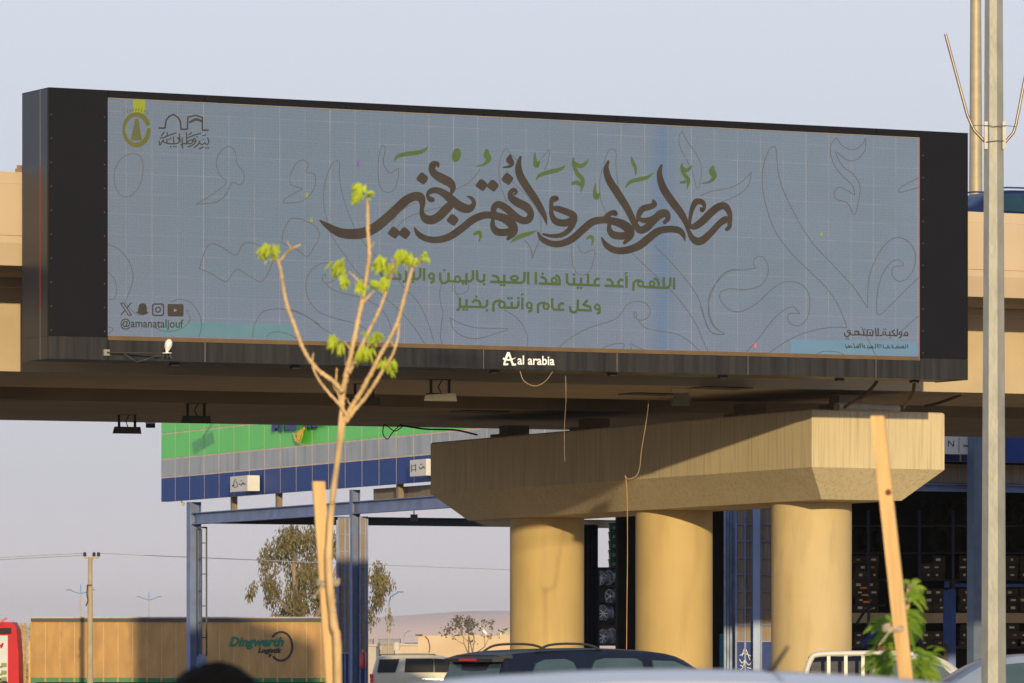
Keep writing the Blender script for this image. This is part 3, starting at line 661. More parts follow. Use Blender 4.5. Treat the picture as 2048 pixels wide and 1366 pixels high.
# small brown lettering at the lower right of the screen
t = Ink(1660, 640, 10.24, base=.000)
for p_ in ([(1605, 318), (1495, 315)], [(1470, 285), (1455, 345), (1410, 368)], [(1380, 178), (1380, 320)], [(1375, 318), (1140, 312)], [(1325, 200), (1270, 240), (1335, 312)], [(1225, 235), (1225, 312)], [(1010, 318), (1078, 316)], [(988, 165), (988, 325)], [(988, 318), (945, 322), (932, 168)],
    [(882, 212), (874, 320), (620, 306)], [(822, 240), (822, 312)], [(762, 190), (762, 310)], [(690, 215), (690, 308)], [(640, 300), (440, 310)], [(600, 306), (590, 240), (500, 230)], [(425, 262), (432, 308)], [(400, 262), (398, 310), (350, 348), (305, 320), (296, 260)]): t.lines(p_, 27)
for a in ((1562, 282, 32, 30), (1445, 272, 28, 28), (1112, 272, 30, 32), (545, 262, 38, 38), (388, 235, 28, 26)): t.ring(*a, 22)
for a in ((1100, 190), (1140, 190), (1235, 360), (800, 200), (842, 200), (672, 190), (708, 190), (335, 385), (372, 388)): t.dot(*a, 24)
for p_ in ([(1590, 500), (1590, 582)], [(1550, 500), (1548, 575), (1300, 572)], [(1290, 520), (1290, 590)], [(1268, 498), (1268, 575)], [(1240, 575), (1090, 570), (1090, 500)], [(970, 485), (970, 575)], [(932, 485), (930, 572), (760, 572)], [(720, 560), (715, 590)], [(760, 570), (790, 510)], [(665, 470), (665, 570)], [(625, 475), (625, 580)], [(600, 480), (590, 570), (480, 565)], [(480, 480), (510, 560)], [(460, 560), (330, 560), (310, 500)], [(350, 575), (330, 590)]): t.lines(p_, 16)
for a in ((1495, 545, 18, 16), (1440, 560, 16, 16), (1380, 550, 20, 18), (1195, 545, 18, 16), (1020, 530, 28, 28), (860, 548, 18, 16), (820, 565, 14, 14), (700, 540, 12, 20), (560, 545, 16, 16), (420, 545, 18, 16), (380, 540, 14, 16)): t.ring(*a, 15)
for a in ((1390, 500), (1190, 500), (1355, 600), (1160, 600), (560, 500), (790, 600)): t.dot(*a, 13)
t.fin('letter', brownt_l)

# emblem and dome outline at the upper left
t = Ink(220, 190, 9.309, base=-.004); t.poly([(428, 88), (655, 98), (655, 340), (428, 330)], -.004); t.fin('emblem', ylw_l, label='yellow green bar above the round emblem')
t = Ink(220, 190, 9.309, base=.000)
t.stroke([(490 + 230 * math.cos(R(a)), 645 + 285 * math.sin(R(a)), 74 + 14 * math.sin(R(a * 1.5))) for a in range(-6, 349, 10)], caps=False)
t.poly([(470, 440), (530, 440), (592, 845), (385, 845)])
for k in range(9): t.stroke([(270 + k * 52, 335 - 42 * math.sin(math.pi * k / 8), 20), (282 + k * 52, 300 - 52 * math.sin(math.pi * k / 8), 14)], smooth=False)
t.fin('emblem', olv_l, label='olive ring emblem with a tower')
t = Ink(220, 190, 9.309, base=.006)
for k in range(8): y = 530 + k * 38; t.stroke([(455 - k * 4, y + 14, 7), (500 + k * 5, y - 8, 12), (530 + k * 4, y - 24, 7)])
t.fin('emblem', line_l, label='grey bands on the emblem tower')
t = Ink(220, 190, 9.309, base=.000)
t.lines([(905, 615), (1025, 615), (1045, 470), (1095, 405), (1180, 358), (1268, 420), (1310, 490), (1322, 637), (1440, 637), (1450, 408), (1600, 378), (1722, 418), (1722, 655), (1838, 655)], 28)
t.stroke([(1490, 505, 40), (1600, 455, 48), (1715, 490, 40)])
for p_ in ([(915, 860), (930, 930), (975, 860), (1000, 840)], [(985, 860), (1020, 885), (1100, 905), (1225, 905), (1290, 870), (1270, 800)], [(1290, 720), (1305, 860)], [(1320, 930), (1380, 900), (1425, 900), (1425, 700)], [(1425, 900), (1500, 905), (1540, 870), (1500, 835), (1440, 880)], [(1450, 965), (1550, 925), (1600, 850), (1560, 810), (1545, 850), (1600, 860)], [(1570, 978), (1640, 920), (1670, 860)], [(1660, 890), (1720, 925), (1760, 890), (1800, 920), (1840, 880), (1820, 800)], [(985, 800), (1100, 750), (1230, 705)], [(1440, 800), (1560, 750), (1685, 715)], [(1180, 780), (1190, 900)], [(1060, 820), (1060, 890)], [(1340, 800), (1350, 990)], [(960, 760), (1005, 690)], [(1065, 760), (1065, 700)], [(1470, 740), (1520, 700)], [(1730, 760), (1780, 740)], [(1665, 1000), (1740, 970)]):
    t.stroke(p_, 22)
for a in ((940, 800), (975, 800), (1130, 800), (1100, 830), (1260, 800), (1130, 965), (1190, 960), (1230, 960), (1790, 985), (1830, 985), (1740, 830), (1620, 780)): t.dot(*a, 26)
t.fin('letter', brownt_l)

# icons and handle
t = Ink(200, 580, 7.314, base=.000)
t.lines([(300, 190), (345, 190), (462, 368), (415, 368), (300, 190)], 14); t.lines([(458, 187), (395, 262)], 15); t.lines([(362, 300), (305, 368)], 15)
t.poly([(565, 235), (580, 205), (625, 190), (668, 205), (682, 240), (682, 270), (695, 268), (690, 285), (680, 295), (690, 315), (708, 328), (704, 342), (675, 348), (665, 362), (645, 358), (622, 374), (600, 358), (575, 362), (568, 345), (535, 338), (530, 325), (552, 312), (562, 292), (550, 282), (550, 266), (565, 270)])
sq = [(790, 205), (912, 205), (930, 225), (930, 352), (912, 372), (790, 372), (770, 352), (770, 225), (790, 205)]
t.lines(sq, 20); t.ring(849, 288, 36, 36, 18); t.dot(898, 236, 14)
t.poly([(1000, 205), (1205, 205), (1222, 225), (1222, 368), (1205, 388), (1005, 385), (988, 368), (988, 222)])
t.fin('icon', brownt_l)
t = Ink(200, 580, 7.314, base=.012); t.poly([(1082, 272), (1130, 297), (1082, 325)], .012); t.fin('icon', led('led_play_mark', (.2, .22, .29)), label='pale play triangle')
def text2d(body, bold=0.0, shear=0.0, ext=0):
    cu = bpy.data.curves.new('t', 'FONT'); cu.body = body; cu.offset = bold; cu.shear = shear; cu.resolution_u = 3; cu.fill_mode = 'FRONT'
    o = bpy.data.objects.new('t', cu); C.objects.link(o); dg = bpy.context.evaluated_depsgraph_get(); dg.update()
    me = bpy.data.meshes.new_from_object(o.evaluated_get(dg)); vs_ = [(v.co.x, v.co.y) for v in me.vertices]; fs = [tuple(p.vertices) for p in me.polygons]
    bpy.data.objects.remove(o); bpy.data.curves.remove(cu); bpy.data.meshes.remove(me)
    return vs_, fs
def text_on(body, x0, x1, yb0, yb1, hh, plane, off, name, mat, parent, bold=0, shear=0, label=None):
    vs_, fs = text2d(body, bold, shear)
    mx0 = min(v[0] for v in vs_); mx1 = max(v[0] for v in vs_)
    mh = .73
    pts = [plane(x0 + (v[0] - mx0) / (mx1 - mx0) * (x1 - x0), yb0 + (yb1 - yb0) * (v[0] - mx0) / (mx1 - mx0) - v[1] / mh * hh, off) for v in vs_]
    par = list(range(len(pts)))
    def fd(i):
        while par[i] != i: i = par[i]
        return i
    for f in fs:
        for k in f[1:]: par[fd(k)] = fd(f[0])
    grp = {}
    for f in fs: grp.setdefault(fd(f[0]), []).append(f)
    for g_ in grp.values():
        used = sorted({i for f in g_ for i in f}); ix = {u: k for k, u in enumerate(used)}
        mb = MB(); mb.add([pts[u] for u in used], [tuple(ix[i] for i in f) for f in g_])
        o = mb.part(name, mat, parent, label=label, recalc=False)
    return o
text_on('@amanataljouf', 241, 367, 654, 655.5, 17, bb, .004, 'letter', brownt_l, bill, bold=.012)
wht_l = M('white_letter', (.78, .74, .68), .5, var=.02, emis=(.78, .76, .72), estr=.35)
text_on('al arabia', 1035, 1109, 728.5, 730, 18.5, bb, .012, 'letter', wht_l, bill, bold=.018)
t = Ink(990, 690, 14.63, base=.012)
t.stroke([(395, 215, 75), (310, 420, 70)], smooth=False, caps=False); t.stroke([(398, 215, 60), (520, 560, 60)], smooth=False, caps=False)
t.stroke([(300, 440, 60), (270, 560, 56)], smooth=False, caps=False); t.stroke([(245, 572, 52), (390, 560, 55)], smooth=False, caps=False); t.stroke([(490, 575, 55), (615, 570, 60)], smooth=False, caps=False)
t.stroke([(235, 390, 60), (300, 420, 50), (400, 437, 50), (500, 418, 36), (570, 390, 18), (612, 362, 4)], caps=False)
t.fin('letter_emblem', wht_l, label='white letter emblem on the lower fascia')

# ------------------------------------------------------------------ lamp on its arm
def gz(p): return p.z
arm0 = bb(214, 705, .05); bulb = bb(334, 707, .45)
al = empty('bracket_light', arm0, 'white bulb lamp on a thin dark arm below the left of the screen', 'lamp')
mb = MB(); mb.box(arm0 + V * .03, (.11, .06, .11), UH, VH); mb.part('mounting_plate', galv, al)
mb = MB(); mb.tube([arm0, (arm0 + bulb) / 2 + Vector((0, 0, .0)), bulb + Vector((-.1, 0, 0))], .016, 8); mb.part('arm', steel_dk, al)
mb = MB(); mb.lathe([(.085, 0), (.085, .015), (.025, .02), (.025, .05)], bulb, 16); tlt = Vector((.22, 0, 1)).normalized()
mb.tube([bulb + Vector((0, 0, .045)) + tlt * h_ for h_ in (0, .03, .07, .12, .17, .20, .215)], [.03, .045, .062, .068, .06, .038, .012], 14)
mb.part('bulb', M('white_bulb', (.85, .82, .76), .35, var=.03), al, smooth=True, angle=45)
mb = MB(); mb.tube([arm0 + Vector((.3, 0, -.02)), (arm0 + bulb) / 2 + Vector((0, 0, -.16)), bulb + Vector((-.15, 0, -.03))], .004, 5)
for k in (-.05, 0, .05): mb.tube([bulb + Vector((k, 0, 0)), bulb + Vector((k * 1.6, 0, -.09))], .004, 5)
mb.part('wire', rod_m, al)

# ------------------------------------------------------------------ floodlights under the bridge
def flood(px, py, label, first=None, scale=1.0):
    # hangs from the soffit, position found where the view ray meets the height of the lamp
    z = 6.72; D = (z - EYE) * F / (HOR - py); p = P(px, py, D)
    if first: return dup(first, p, None, label)
    e = empty('floodlight', p, label, 'floodlight', 'floodlights hung under the bridge')
    mb = MB(); mb.add([p + Vector(q) for q in ((-.30, -.15, -.07), (.32, -.15, -.08), (.30, -.15, .07), (-.26, -.15, .08), (-.27, .2, -.05), (.27, .2, -.05), (.25, .2, .06), (-.22, .2, .07))],
        [(0, 1, 2, 3), (5, 4, 7, 6), (0, 4, 5, 1), (3, 2, 6, 7), (0, 3, 7, 4), (1, 5, 6, 2)])
    hs = mb.part('housing', M('floodlight_housing', (.07, .06, .05), .6), e)
    mb = MB(); mb.box(p + Vector((.08, -.157, -.003)), (.38, .012, .11)); g_ = mb.part('glass', M('floodlight_glass', (.10, .09, .08), .5, spec=.2), hs)
    for q in (-.17, .17):
        mb = MB(); mb.box(p + Vector((q, 0, .205)), (.055, .05, .25)); mb.part('bracket', steel_dk, e)
    mb = MB(); mb.box(p + Vector((0, 0, .335)), (.44, .08, .012)); mb.part('bracket', steel_dk, e)
    mb = MB(); mb.tube([p + Vector((.02, 0, .08)), p + Vector((-.03, .02, .2)), p + Vector((.04, 0, .33))], .012, 6); mb.part('cable', black_m, e)
    return e
f0 = flood(254, 861, 'floodlight farthest left under the bridge, standing out against the sky')
flood(392, 840, 'floodlight under the bridge above the left end of the green fascia', f0)
flood(728, 803, 'floodlight under the bridge just right of the sapling trunk', f0)
flood(880, 795, 'floodlight under the bridge left of the hanging string', f0)
# the far small lamp and the yoke lamp
p = P(301, 851, 122); mb = MB(); mb.box(p, (.2, .2, .1)); mb.box(p + Vector((0, 0, .1)), (.24, .1, .08)); mb.thing('junction_box', steel_dk, 'small junction box under the far edge of the bridge beside the leftmost floodlight', 'box')
z = 6.75; D = (z - EYE) * F / (HOR - 797); p = P(1361, 797, D)
e = empty('yoke_floodlight', p, 'square floodlight in a thin yoke under the bridge above the pier cap', 'floodlight', 'floodlights hung under the bridge')
mb = MB(); mb.add([p + Vector(q) for q in ((-.17, -.12, -.14), (.17, -.12, -.14), (.15, -.12, .1), (-.14, -.12, .1), (-.12, .12, -.1), (.12, .12, -.1), (.1, .12, .08), (-.1, .12, .08))],
    [(0, 1, 2, 3), (5, 4, 7, 6), (0, 4, 5, 1), (3, 2, 6, 7), (0, 3, 7, 4), (1, 5, 6, 2)]); mb.part('housing', M('yoke_housing', (.02, .018, .016), .7, spec=.2), e)
mb = MB(); mb.box(p + Vector((0, -.125, -.09)), (.3, .01, .07)); mb.part('glass', M('dull_glass', (.03, .03, .03), .9, spec=.0), e)
mb = MB(); mb.tube([p + Vector((-.18, 0, -.05)), p + Vector((-.18, 0, .2)), p + Vector((.18, 0, .2)), p + Vector((.18, 0, -.05))], .009, 6); mb.part('yoke', steel_dk, e)

# ------------------------------------------------------------------ strings, cables, hoses under the bridge
def wire(name, pts, rad, mat, label, cat, group=None, n=6):
    q = catmull([tuple(P(*p)) for p in pts], n=6)
    mb = MB(); mb.tube(q, rad, n); return mb.thing(name, mat, label, cat, group=group, smooth=True)
string_m = M('pale_string', (.36, .26, .16), .8); orange_m = M('orange_string', (.55, .29, .12), .8)
wire('string', [(1040, 742, 98), (1048, 762, 98), (1070, 772, 98), (1090, 763, 98), (1105, 744, 98)], .008, string_m, 'pale looping string hanging below the white lettering', 'string')
wire('string', [(1131, 752, 99), (1132, 800, 99), (1129, 850, 99), (1129, 915, 99), (1131, 921, 99)], .007, string_m, 'thin straight string hanging down in front of the pier cap', 'string')
wire('rope', [(1298, 798, 104), (1293, 840, 104), (1283, 900, 104), (1280, 930, 104), (1274, 950, 104), (1258, 958, 104), (1250, 952, 104)], .009, string_m, 'slack brown rope hanging in front of the pier cap', 'rope')
wire('rope', [(1250, 950, 104), (1254, 985, 104), (1255, 1100, 104), (1254, 1200, 104), (1253, 1312, 104)], .008, orange_m, 'taut orange rope hanging between the left and middle columns', 'rope')
wire('cable_loop', [(800, 850, 118), (785, 865, 118), (775, 878, 118), (766, 868, 118), (768, 850, 118), (773, 851, 118), (790, 862, 118), (806, 852, 118)], .013, black_m, 'black cable loop dangling under the far edge of the bridge', 'cable')
wire('cable', [(800, 850, 118.2), (850, 858, 118.2), (910, 860, 118.2), (955, 870, 118.2)], .022, black_m, 'black cable sagging from the bridge to the left end of the pier cap', 'cable')
wire('hose', [(1754, 762, 105.5), (1740, 780, 105.8), (1715, 800, 106.2), (1690, 814, 107.5)], .035, M('brown_hose', (.15, .09, .05), .7), 'brown hose running from the billboard down to the pier cap top', 'hose')
wire('hose', [(1829, 760, 106), (1826, 785, 106.4), (1815, 803, 107), (1806, 816, 108)], .035, M('rusty_hose', (.17, .08, .04), .7), 'short rusty hose above the right end of the pier cap', 'hose')
wire('hose', [(1925, 788, 108.5), (1900, 798, 110), (1870, 808, 111), (1850, 812, 112)], .03, M('dark_hose', (.06, .035, .025), .7), 'dark hose sloping under the bridge beside the lamp post', 'hose')
p = CP(1.5, 1.2, zt + .10); mb = MB(); mb.tube([CP(.9, .5, zt + .09), CP(2.6, .9, zt + .10)], .09, 12); mb.thing('concrete_pipe', M('pale_pipe', (.5, .44, .33), .8), 'pale pipe lying on top of the pier cap under the girder', 'pipe', smooth=True, angle=50)

# ------------------------------------------------------------------ lamp posts
def pole_front():
    D = 58.0; base = P(1987.5, 0, D); base.z = 0
    e = empty('lamp_post', base, 'galvanised octagonal lamp post in front of the right end of the billboard', 'lamp post')
    mb = MB(); n = 8; rb = .150; rt = .085; zt_ = 12.0
    r_at = lambda z: rb + (rt - rb) * z / zt_
    ang = R(14); vs_ = []
    for z in (0.02, zt_):
        for k in range(n): a = ang + 2 * math.pi * k / n; vs_.append((base.x + r_at(z) * math.cos(a) , base.y + r_at(z) * math.sin(a), z))
    mb.add(vs_, [(k, (k + 1) % n, n + (k + 1) % n, n + k) for k in range(n)] + [tuple(range(n))[::-1], tuple(range(n, 2 * n))]); mb.part('pole', galv, e)
    mb = MB(); mb.box(base + Vector((0, 0, .01)), (.45, .45, .02)); mb.part('base_plate', galv, e)
    for sgn in (-1, 1):
        mb = MB(); mb.tube([base + Vector((0, 0, 11.8)), base + Vector((sgn * .8, 0, 12.4)), base + Vector((sgn * 2, 0, 12.6))], .04, 8); a_ = mb.part('arm', galv, e)
        mb = MB(); mb.box(base + Vector((sgn * 2.3, 0, 12.6)), (.7, .28, .12)); mb.part('lamp_head', steel_dk, a_)
    # bent flag rods
    for pts in ([(1976, 289, D), (1968, 283, D), (1948, 262, D), (1943, 252, D), (1934, 232, D), (1890, 69, D)], [(2006, 289, D), (2014, 280, D), (2026, 266, D), (2031, 250, D), (2036, 225, D), (2056, 120, D)]):
        mb = MB(); mb.tube([P(*q) - Vector((0, .05, 0)) for q in pts], .0165, 10); mb.part('flag_rod', rod_m, e, smooth=True, angle=60)
    for x in (1970.5, 2006.5):
        mb = MB(); a = P(x, 245, D); b = P(x, 300, D); mb.bar(a - Vector((0, .10, 0)), b - Vector((0, .10, 0)), .035, .02); mb.part('rod_bracket', galv, e)
    for y in (254, 285):
        mb = MB(); mb.tube([P(x, y + random.uniform(-1, 2), D) - Vector((0, .135, 0)) for x in (1944, 1968, 1976, 1985, 2000, 2008, 2029)] if y == 254 else [P(x, y + random.uniform(-1.5, 1.5), D) - Vector((0, .135, 0)) for x in (1970, 1980, 1990, 2006)], .0035, 5); mb.part('tie_wire', steel_dk, e)
    return e
pole_front()
D = 117.5; base = P(1951.5, 0, D); base.z = 9.6 + .2
e = empty('bridge_lamp_post', base, 'round yellowish lamp post standing on the bridge deck behind the blue car', 'lamp post')
mb = MB(); mb.lathe([(.16, 0), (.145, 2), (.115, 7), (.09, 11)], base, 20); mb.part('pole', galv2, e, smooth=True, angle=60)
mb = MB(); mb.box(base + Vector((0, 0, -.05)), (.5, .5, .1)); mb.part('base_plate', galv2, e)
mb = MB(); mb.tube([base + Vector((0, 0, 10.9)), base + Vector((1.2, .5, 11.5)), base + Vector((2.2, .9, 11.6))], .05, 8); mb.part('arm', galv2, e)

# ------------------------------------------------------------------ vehicles
glass_d = M('car_glass', (.012, .014, .016), .06, var=.1, spec=.8)
glass_b = M('car_glass_blue', (.05, .085, .10), .15, var=.2, spec=.8)
tyre_m = M('tyre_rubber', (.02, .02, .02), .85); rim_m = M('alloy_rim', (.62, .62, .64), .35, metal=.4, var=.05)
tail_m = M('tail_lamp', (.5, .01, .01), .25, var=.05, emis=(.5, .02, .02), estr=.15); chrome = M('chrome', (.7, .7, .7), .15, metal=1)
def make_car(name, loc, rz, paint, label, cat, prof, W=.95, belt=1.15, roofw=.70, glass=glass_d, wins=(), wheels=(-1.5, 1.5), wr=.38, rails=None, extra=None, railm=None):
    """prof: list of (x, z) of the upper outline from tail to nose; car points to +x before turning"""
    e = empty(name, loc, label, cat); e.rotation_euler = (0, 0, rz); BASE[e.name] = Vector((0, 0, 0))
    mb = MB(); rings = []; full = catmull(prof, n=4)
    for x, z in full:
        zb_ = .32; bz = min(belt, z - .02); top = z
        tl = max(0.0, min(1.0, (z - belt) / .55)); tw = W * (1 - tl) + roofw * tl
        endw = 1 - .10 * (abs(x) / max(abs(full[0][0]), abs(full[-1][0]))) ** 4
        cr = .05 * tl + .02
        half = [(W * .96, zb_), (W, (zb_ + bz) * .5), (W * .985, bz)]
        tz = max(top - cr * 1.2, bz + .005)
        half += [(tw + .02, tz - .02 * tl - .002), (tw - .06, top - cr * .35), (tw * .6, top - cr * .06 + .001)]
        ringp = [(y * endw, zz) for y, zz in half]
        rg = [(x, -y, zz) for y, zz in ringp] + [(x, 0, top + .004)] + [(x, y, zz) for y, zz in reversed(ringp)]
        rings.append(rg)
    m = len(rings[0]); vs_ = [v for r_ in rings for v in r_]; fs = []
    for i in range(len(rings) - 1):
        for k in range(m - 1): fs.append((i * m + k, i * m + k + 1, (i + 1) * m + k + 1, (i + 1) * m + k))
        fs.append((i * m, (i + 1) * m, (i + 1) * m + m - 1, i * m + m - 1))
    fs += [tuple(range(m)), tuple(range((len(rings) - 1) * m, len(rings) * m))[::-1]]
    mb.add(vs_, fs); mb.part('body', paint, e, smooth=True, angle=35)
    def side_y(z):
        tl = max(0.0, min(1.0, (z - belt) / (max(q_[1] for q_ in prof) - .045 - belt))); return W * .985 * (1 - tl) + (roofw + .02) * tl
    for w in wins:
        for sd_ in (-1, 1):
            mb = MB(); o = []; inn = []
            for x, z in w: o.append((x, sd_ * (side_y(z) + .018), z)); inn.append((x, sd_ * (side_y(z) - .02), z))
            k = len(w); mb.add(o + inn, [tuple(range(k))] + [(i, (i + 1) % k, k + (i + 1) % k, k + i) for i in range(k)]); mb.part('window', glass, e)
    for x in wheels:
        for sd_ in (-1, 1):
            mb = MB(); mb.lathe([(wr * .62, -.11), (wr * .93, -.11), (wr, -.07), (wr, .07), (wr * .93, .11), (wr * .62, .11)], (x, sd_ * (W - .06), wr), 20, 'Y'); w_ = mb.part('wheel', tyre_m, e, smooth=True, angle=40)
            mb = MB(); mb.lathe([(wr * .62, -.09), (wr * .3, -.10), (.03, -.11)], (x, sd_ * (W - .06) - (.0 if sd_ < 0 else -.0), wr), 14, 'Y'); mb.part('rim', rim_m, w_)
    if rails:
        for sd_ in (-1, 1):
            mb = MB(); mb.tube(catmull([(x, sd_ * (roofw - .05), z) for x, z in rails], n=4), .017, 8); mb.part('roof_rail', railm or steel_dk, e, smooth=True)
    if extra: extra(e)
    return e
suv_prof = [(-2.55, .5), (-2.60, .95), (-2.52, 1.2), (-2.36, 1.76), (-2.2, 1.89), (-1.2, 1.945), (-.2, 1.94), (.55, 1.86), (1.05, 1.58), (1.48, 1.24), (1.7, 1.12), (2.35, 1.02), (2.58, .85), (2.6, .5)]
# dark SUV between the photographer and the columns
def dark_extra(e):
    mb = MB(); mb.add([(-2.22, -.68, 1.86), (-2.22, .68, 1.86), (-2.50, .60, 1.80), (-2.50, -.60, 1.80), (-2.2, -.68, 1.77), (-2.2, .68, 1.77), (-2.49, .60, 1.755), (-2.49, -.60, 1.755)],
        [(0, 1, 2, 3), (4, 7, 6, 5), (3, 2, 6, 7), (0, 3, 7, 4), (1, 5, 6, 2), (0, 4, 5, 1)]); s_ = mb.part('spoiler', steel_dk, e)
    mb = MB(); mb.box((-2.505, 0, 1.785), (.015, .42, .03)); mb.part('brake_light', tail_m, s_)
    mb = MB(); mb.add([(-2.37, -.62, 1.73), (-2.37, .62, 1.73), (-2.555, .70, 1.22), (-2.555, -.70, 1.22), (-2.33, -.62, 1.73), (-2.33, .62, 1.73), (-2.5, .70, 1.22), (-2.5, -.70, 1.22)], [(0, 1, 2, 3), (0, 4, 5, 1), (1, 5, 6, 2), (2, 6, 7, 3), (3, 7, 4, 0)]); mb.part('rear_window', glass_b, e)
    for sd_ in (-1, 1):
        mb = MB(); mb.box((-2.56, sd_ * .82, 1.05), (.08, .16, .4)); mb.part('tail_lamp', tail_m, e)
dark_paint = M('dark_blue_paint', (.006, .008, .022), .35, var=.1, coat=.25, spec=.3)
wins_suv = [[(-2.02, 1.24), (-2.0, 1.60), (-1.9, 1.74), (-1.75, 1.79), (-1.4, 1.80), (-1.28, 1.75), (-1.22, 1.60), (-1.2, 1.24)], [(-.98, 1.24), (-.98, 1.68), (-.90, 1.78), (-.75, 1.81), (-.22, 1.81), (-.12, 1.76), (-.1, 1.24)], [(.08, 1.24), (.06, 1.78), (.42, 1.77), (.62, 1.70), (1.12, 1.24)]]
D = 76.0
make_car('dark_suv', (P(1232, 0, D).x, D, 0), R(34), dark_paint, 'dark blue SUV with roof rails and red spoiler light in front of the columns', 'car', suv_prof, W=.97, belt=1.2, roofw=.72, glass=glass_b, wins=wins_suv, wr=.4, extra=dark_extra,
    rails=[(-1.8, 1.90), (-1.62, 1.985), (-1.3, 2.01), (-.95, 1.995), (-.72, 1.925)])
# white SUV under the canopy
def white_extra(e):
    mb = MB(); mb.box((-.6, -.99, 1.13), (.16, .03, .03)); mb.box((.55, -.99, 1.13), (.16, .03, .03)); mb.part('door_handles', chrome, e)
    for sd_ in (-1, 1):
        mb = MB(); mb.box((-2.56, sd_ * .88, 1.1), (.1, .12, .34)); mb.part('tail_lamp', tail_m, e)
wp = M('cream_white_paint', (.55, .50, .40), .4, var=.05, coat=.15)
wins_w = [[(-2.35, 1.34), (-2.25, 1.88), (-1.42, 1.90), (-1.60, 1.34)], [(-1.22, 1.34), (-1.16, 1.92), (.0, 1.92), (.0, 1.34)], [(.02, 1.34), (.02, 1.92), (.5, 1.88), (1.05, 1.50), (1.07, 1.34)]]
prof_w = [(x, z * 1.065) for x, z in suv_prof]
D = 225.0
make_car('white_suv', (P(741, 0, D).x + 2.6, D, .0), R(3), wp, 'cream white SUV with black windows beside the fire extinguisher', 'car', prof_w, W=.98, belt=1.31, roofw=.75, wins=wins_w, wr=.42, glass=M('black_glass', (.008, .008, .008), .35, spec=.3), extra=white_extra, rails=[(-2.2, 2.02), (-2.0, 2.09), (-.2, 2.10), (.1, 2.05)])
# blue car on the bridge
carp = [(-2.2, .5), (-2.25, .85), (-2.0, 1.0), (-1.55, 1.15), (-.95, 1.42), (-.2, 1.48), (.5, 1.42), (1.15, 1.05), (1.9, .92), (2.2, .75), (2.22, .45)]
wins_c = [[(-1.25, 1.0), (-.85, 1.36), (-.15, 1.40), (-.12, 1.0)], [(-.02, 1.0), (-.05, 1.40), (.45, 1.35), (.95, 1.02)]]
pb = P(1988, 0, 109); sb = (Vector((pb.x, pb.y, 0)) - BO).dot(UH); vv = 3.4
q = B(sb + .3, vv, 9.6)
make_car('blue_car', q, R(28.9), M('blue_paint', (.008, .018, .085), .4, coat=.15, var=.05, spec=.3), 'dark blue car driving on the bridge right of the billboard', 'car', carp, W=.88, belt=.95, roofw=.62, wins=wins_c, wr=.32, glass=M('teal_glass', (.015, .045, .07), .2, spec=.5),
    rails=[(-.95, 1.45), (-.7, 1.5), (.3, 1.5), (.5, 1.42)], railm=M('blue_rail', (.02, .04, .16), .4))
# foreground silver car (strongly out of focus)
def fg_extra(e):
    mb = MB(); mb.add([(-.9, -.03, 1.665), (-.9, .03, 1.665), (-.70, .012, 1.672), (-.70, -.012, 1.672), (-.86, 0, 1.72)], [(0, 1, 2, 3), (0, 4, 1), (1, 4, 2), (2, 4, 3), (3, 4, 0)]); a_ = mb.part('antenna_base', black_m, e)
    mb = MB(); mb.tube([(-.86, 0, 1.70), (-.80, 0, 1.79)], .003, 6); mb.part('antenna_rod', black_m, a_)
fgp = [(-2.1, .5), (-2.15, .9), (-2.05, 1.15), (-1.75, 1.42), (-1.25, 1.60), (-.62, 1.700), (-.3, 1.724), (.0, 1.733), (.3, 1.724), (.6, 1.697), (1.0, 1.60), (1.4, 1.2), (1.6, 1.05), (2.0, .92), (2.15, .7), (2.15, .5)]
D = 12.5
silver = M('silver_paint', (.60, .59, .60), .35, metal=.0, var=.04, coat=.5)
e = make_car('silver_car', (P(1345, 0, D).x, D, 0), R(180), silver, 'blurred silver car roof in the foreground with a short slanted antenna', 'car', fgp, W=.9, belt=1.05, roofw=.62,
    wins=[[(-1.5, 1.1), (-1.3, 1.5), (-.6, 1.58), (-.5, 1.1)], [(-.4, 1.1), (-.45, 1.58), (.4, 1.56), (.95, 1.12)]], wr=.33, glass=glass_d)
fga = P(1540, 1352, 12.3)
mb = MB(); mb.add([fga + Vector(q) for q in ((-.045, -.02, -.012), (.03, -.02, -.012), (.03, .02, -.012), (-.045, .02, -.012), (-.003, 0, .016))], [(0, 1, 2, 3), (0, 4, 1), (1, 4, 2), (2, 4, 3), (3, 4, 0)])
o = mb.part('antenna_base', black_m, None); o.parent = e; o.matrix_parent_inverse = Matrix.Identity(4)
Mi = (Matrix.Translation(e.location) @ Matrix.Rotation(R(180), 4, 'Z')).inverted(); o.data.transform(Mi)
mb = MB(); mb.tube([fga + Vector((-.005, 0, .0)), P(1577, 1292, 12.3)], [.007, .0035], 6); r_ = mb.part('antenna_rod', black_m, None); r_.data.transform(Mi); r_.parent = o
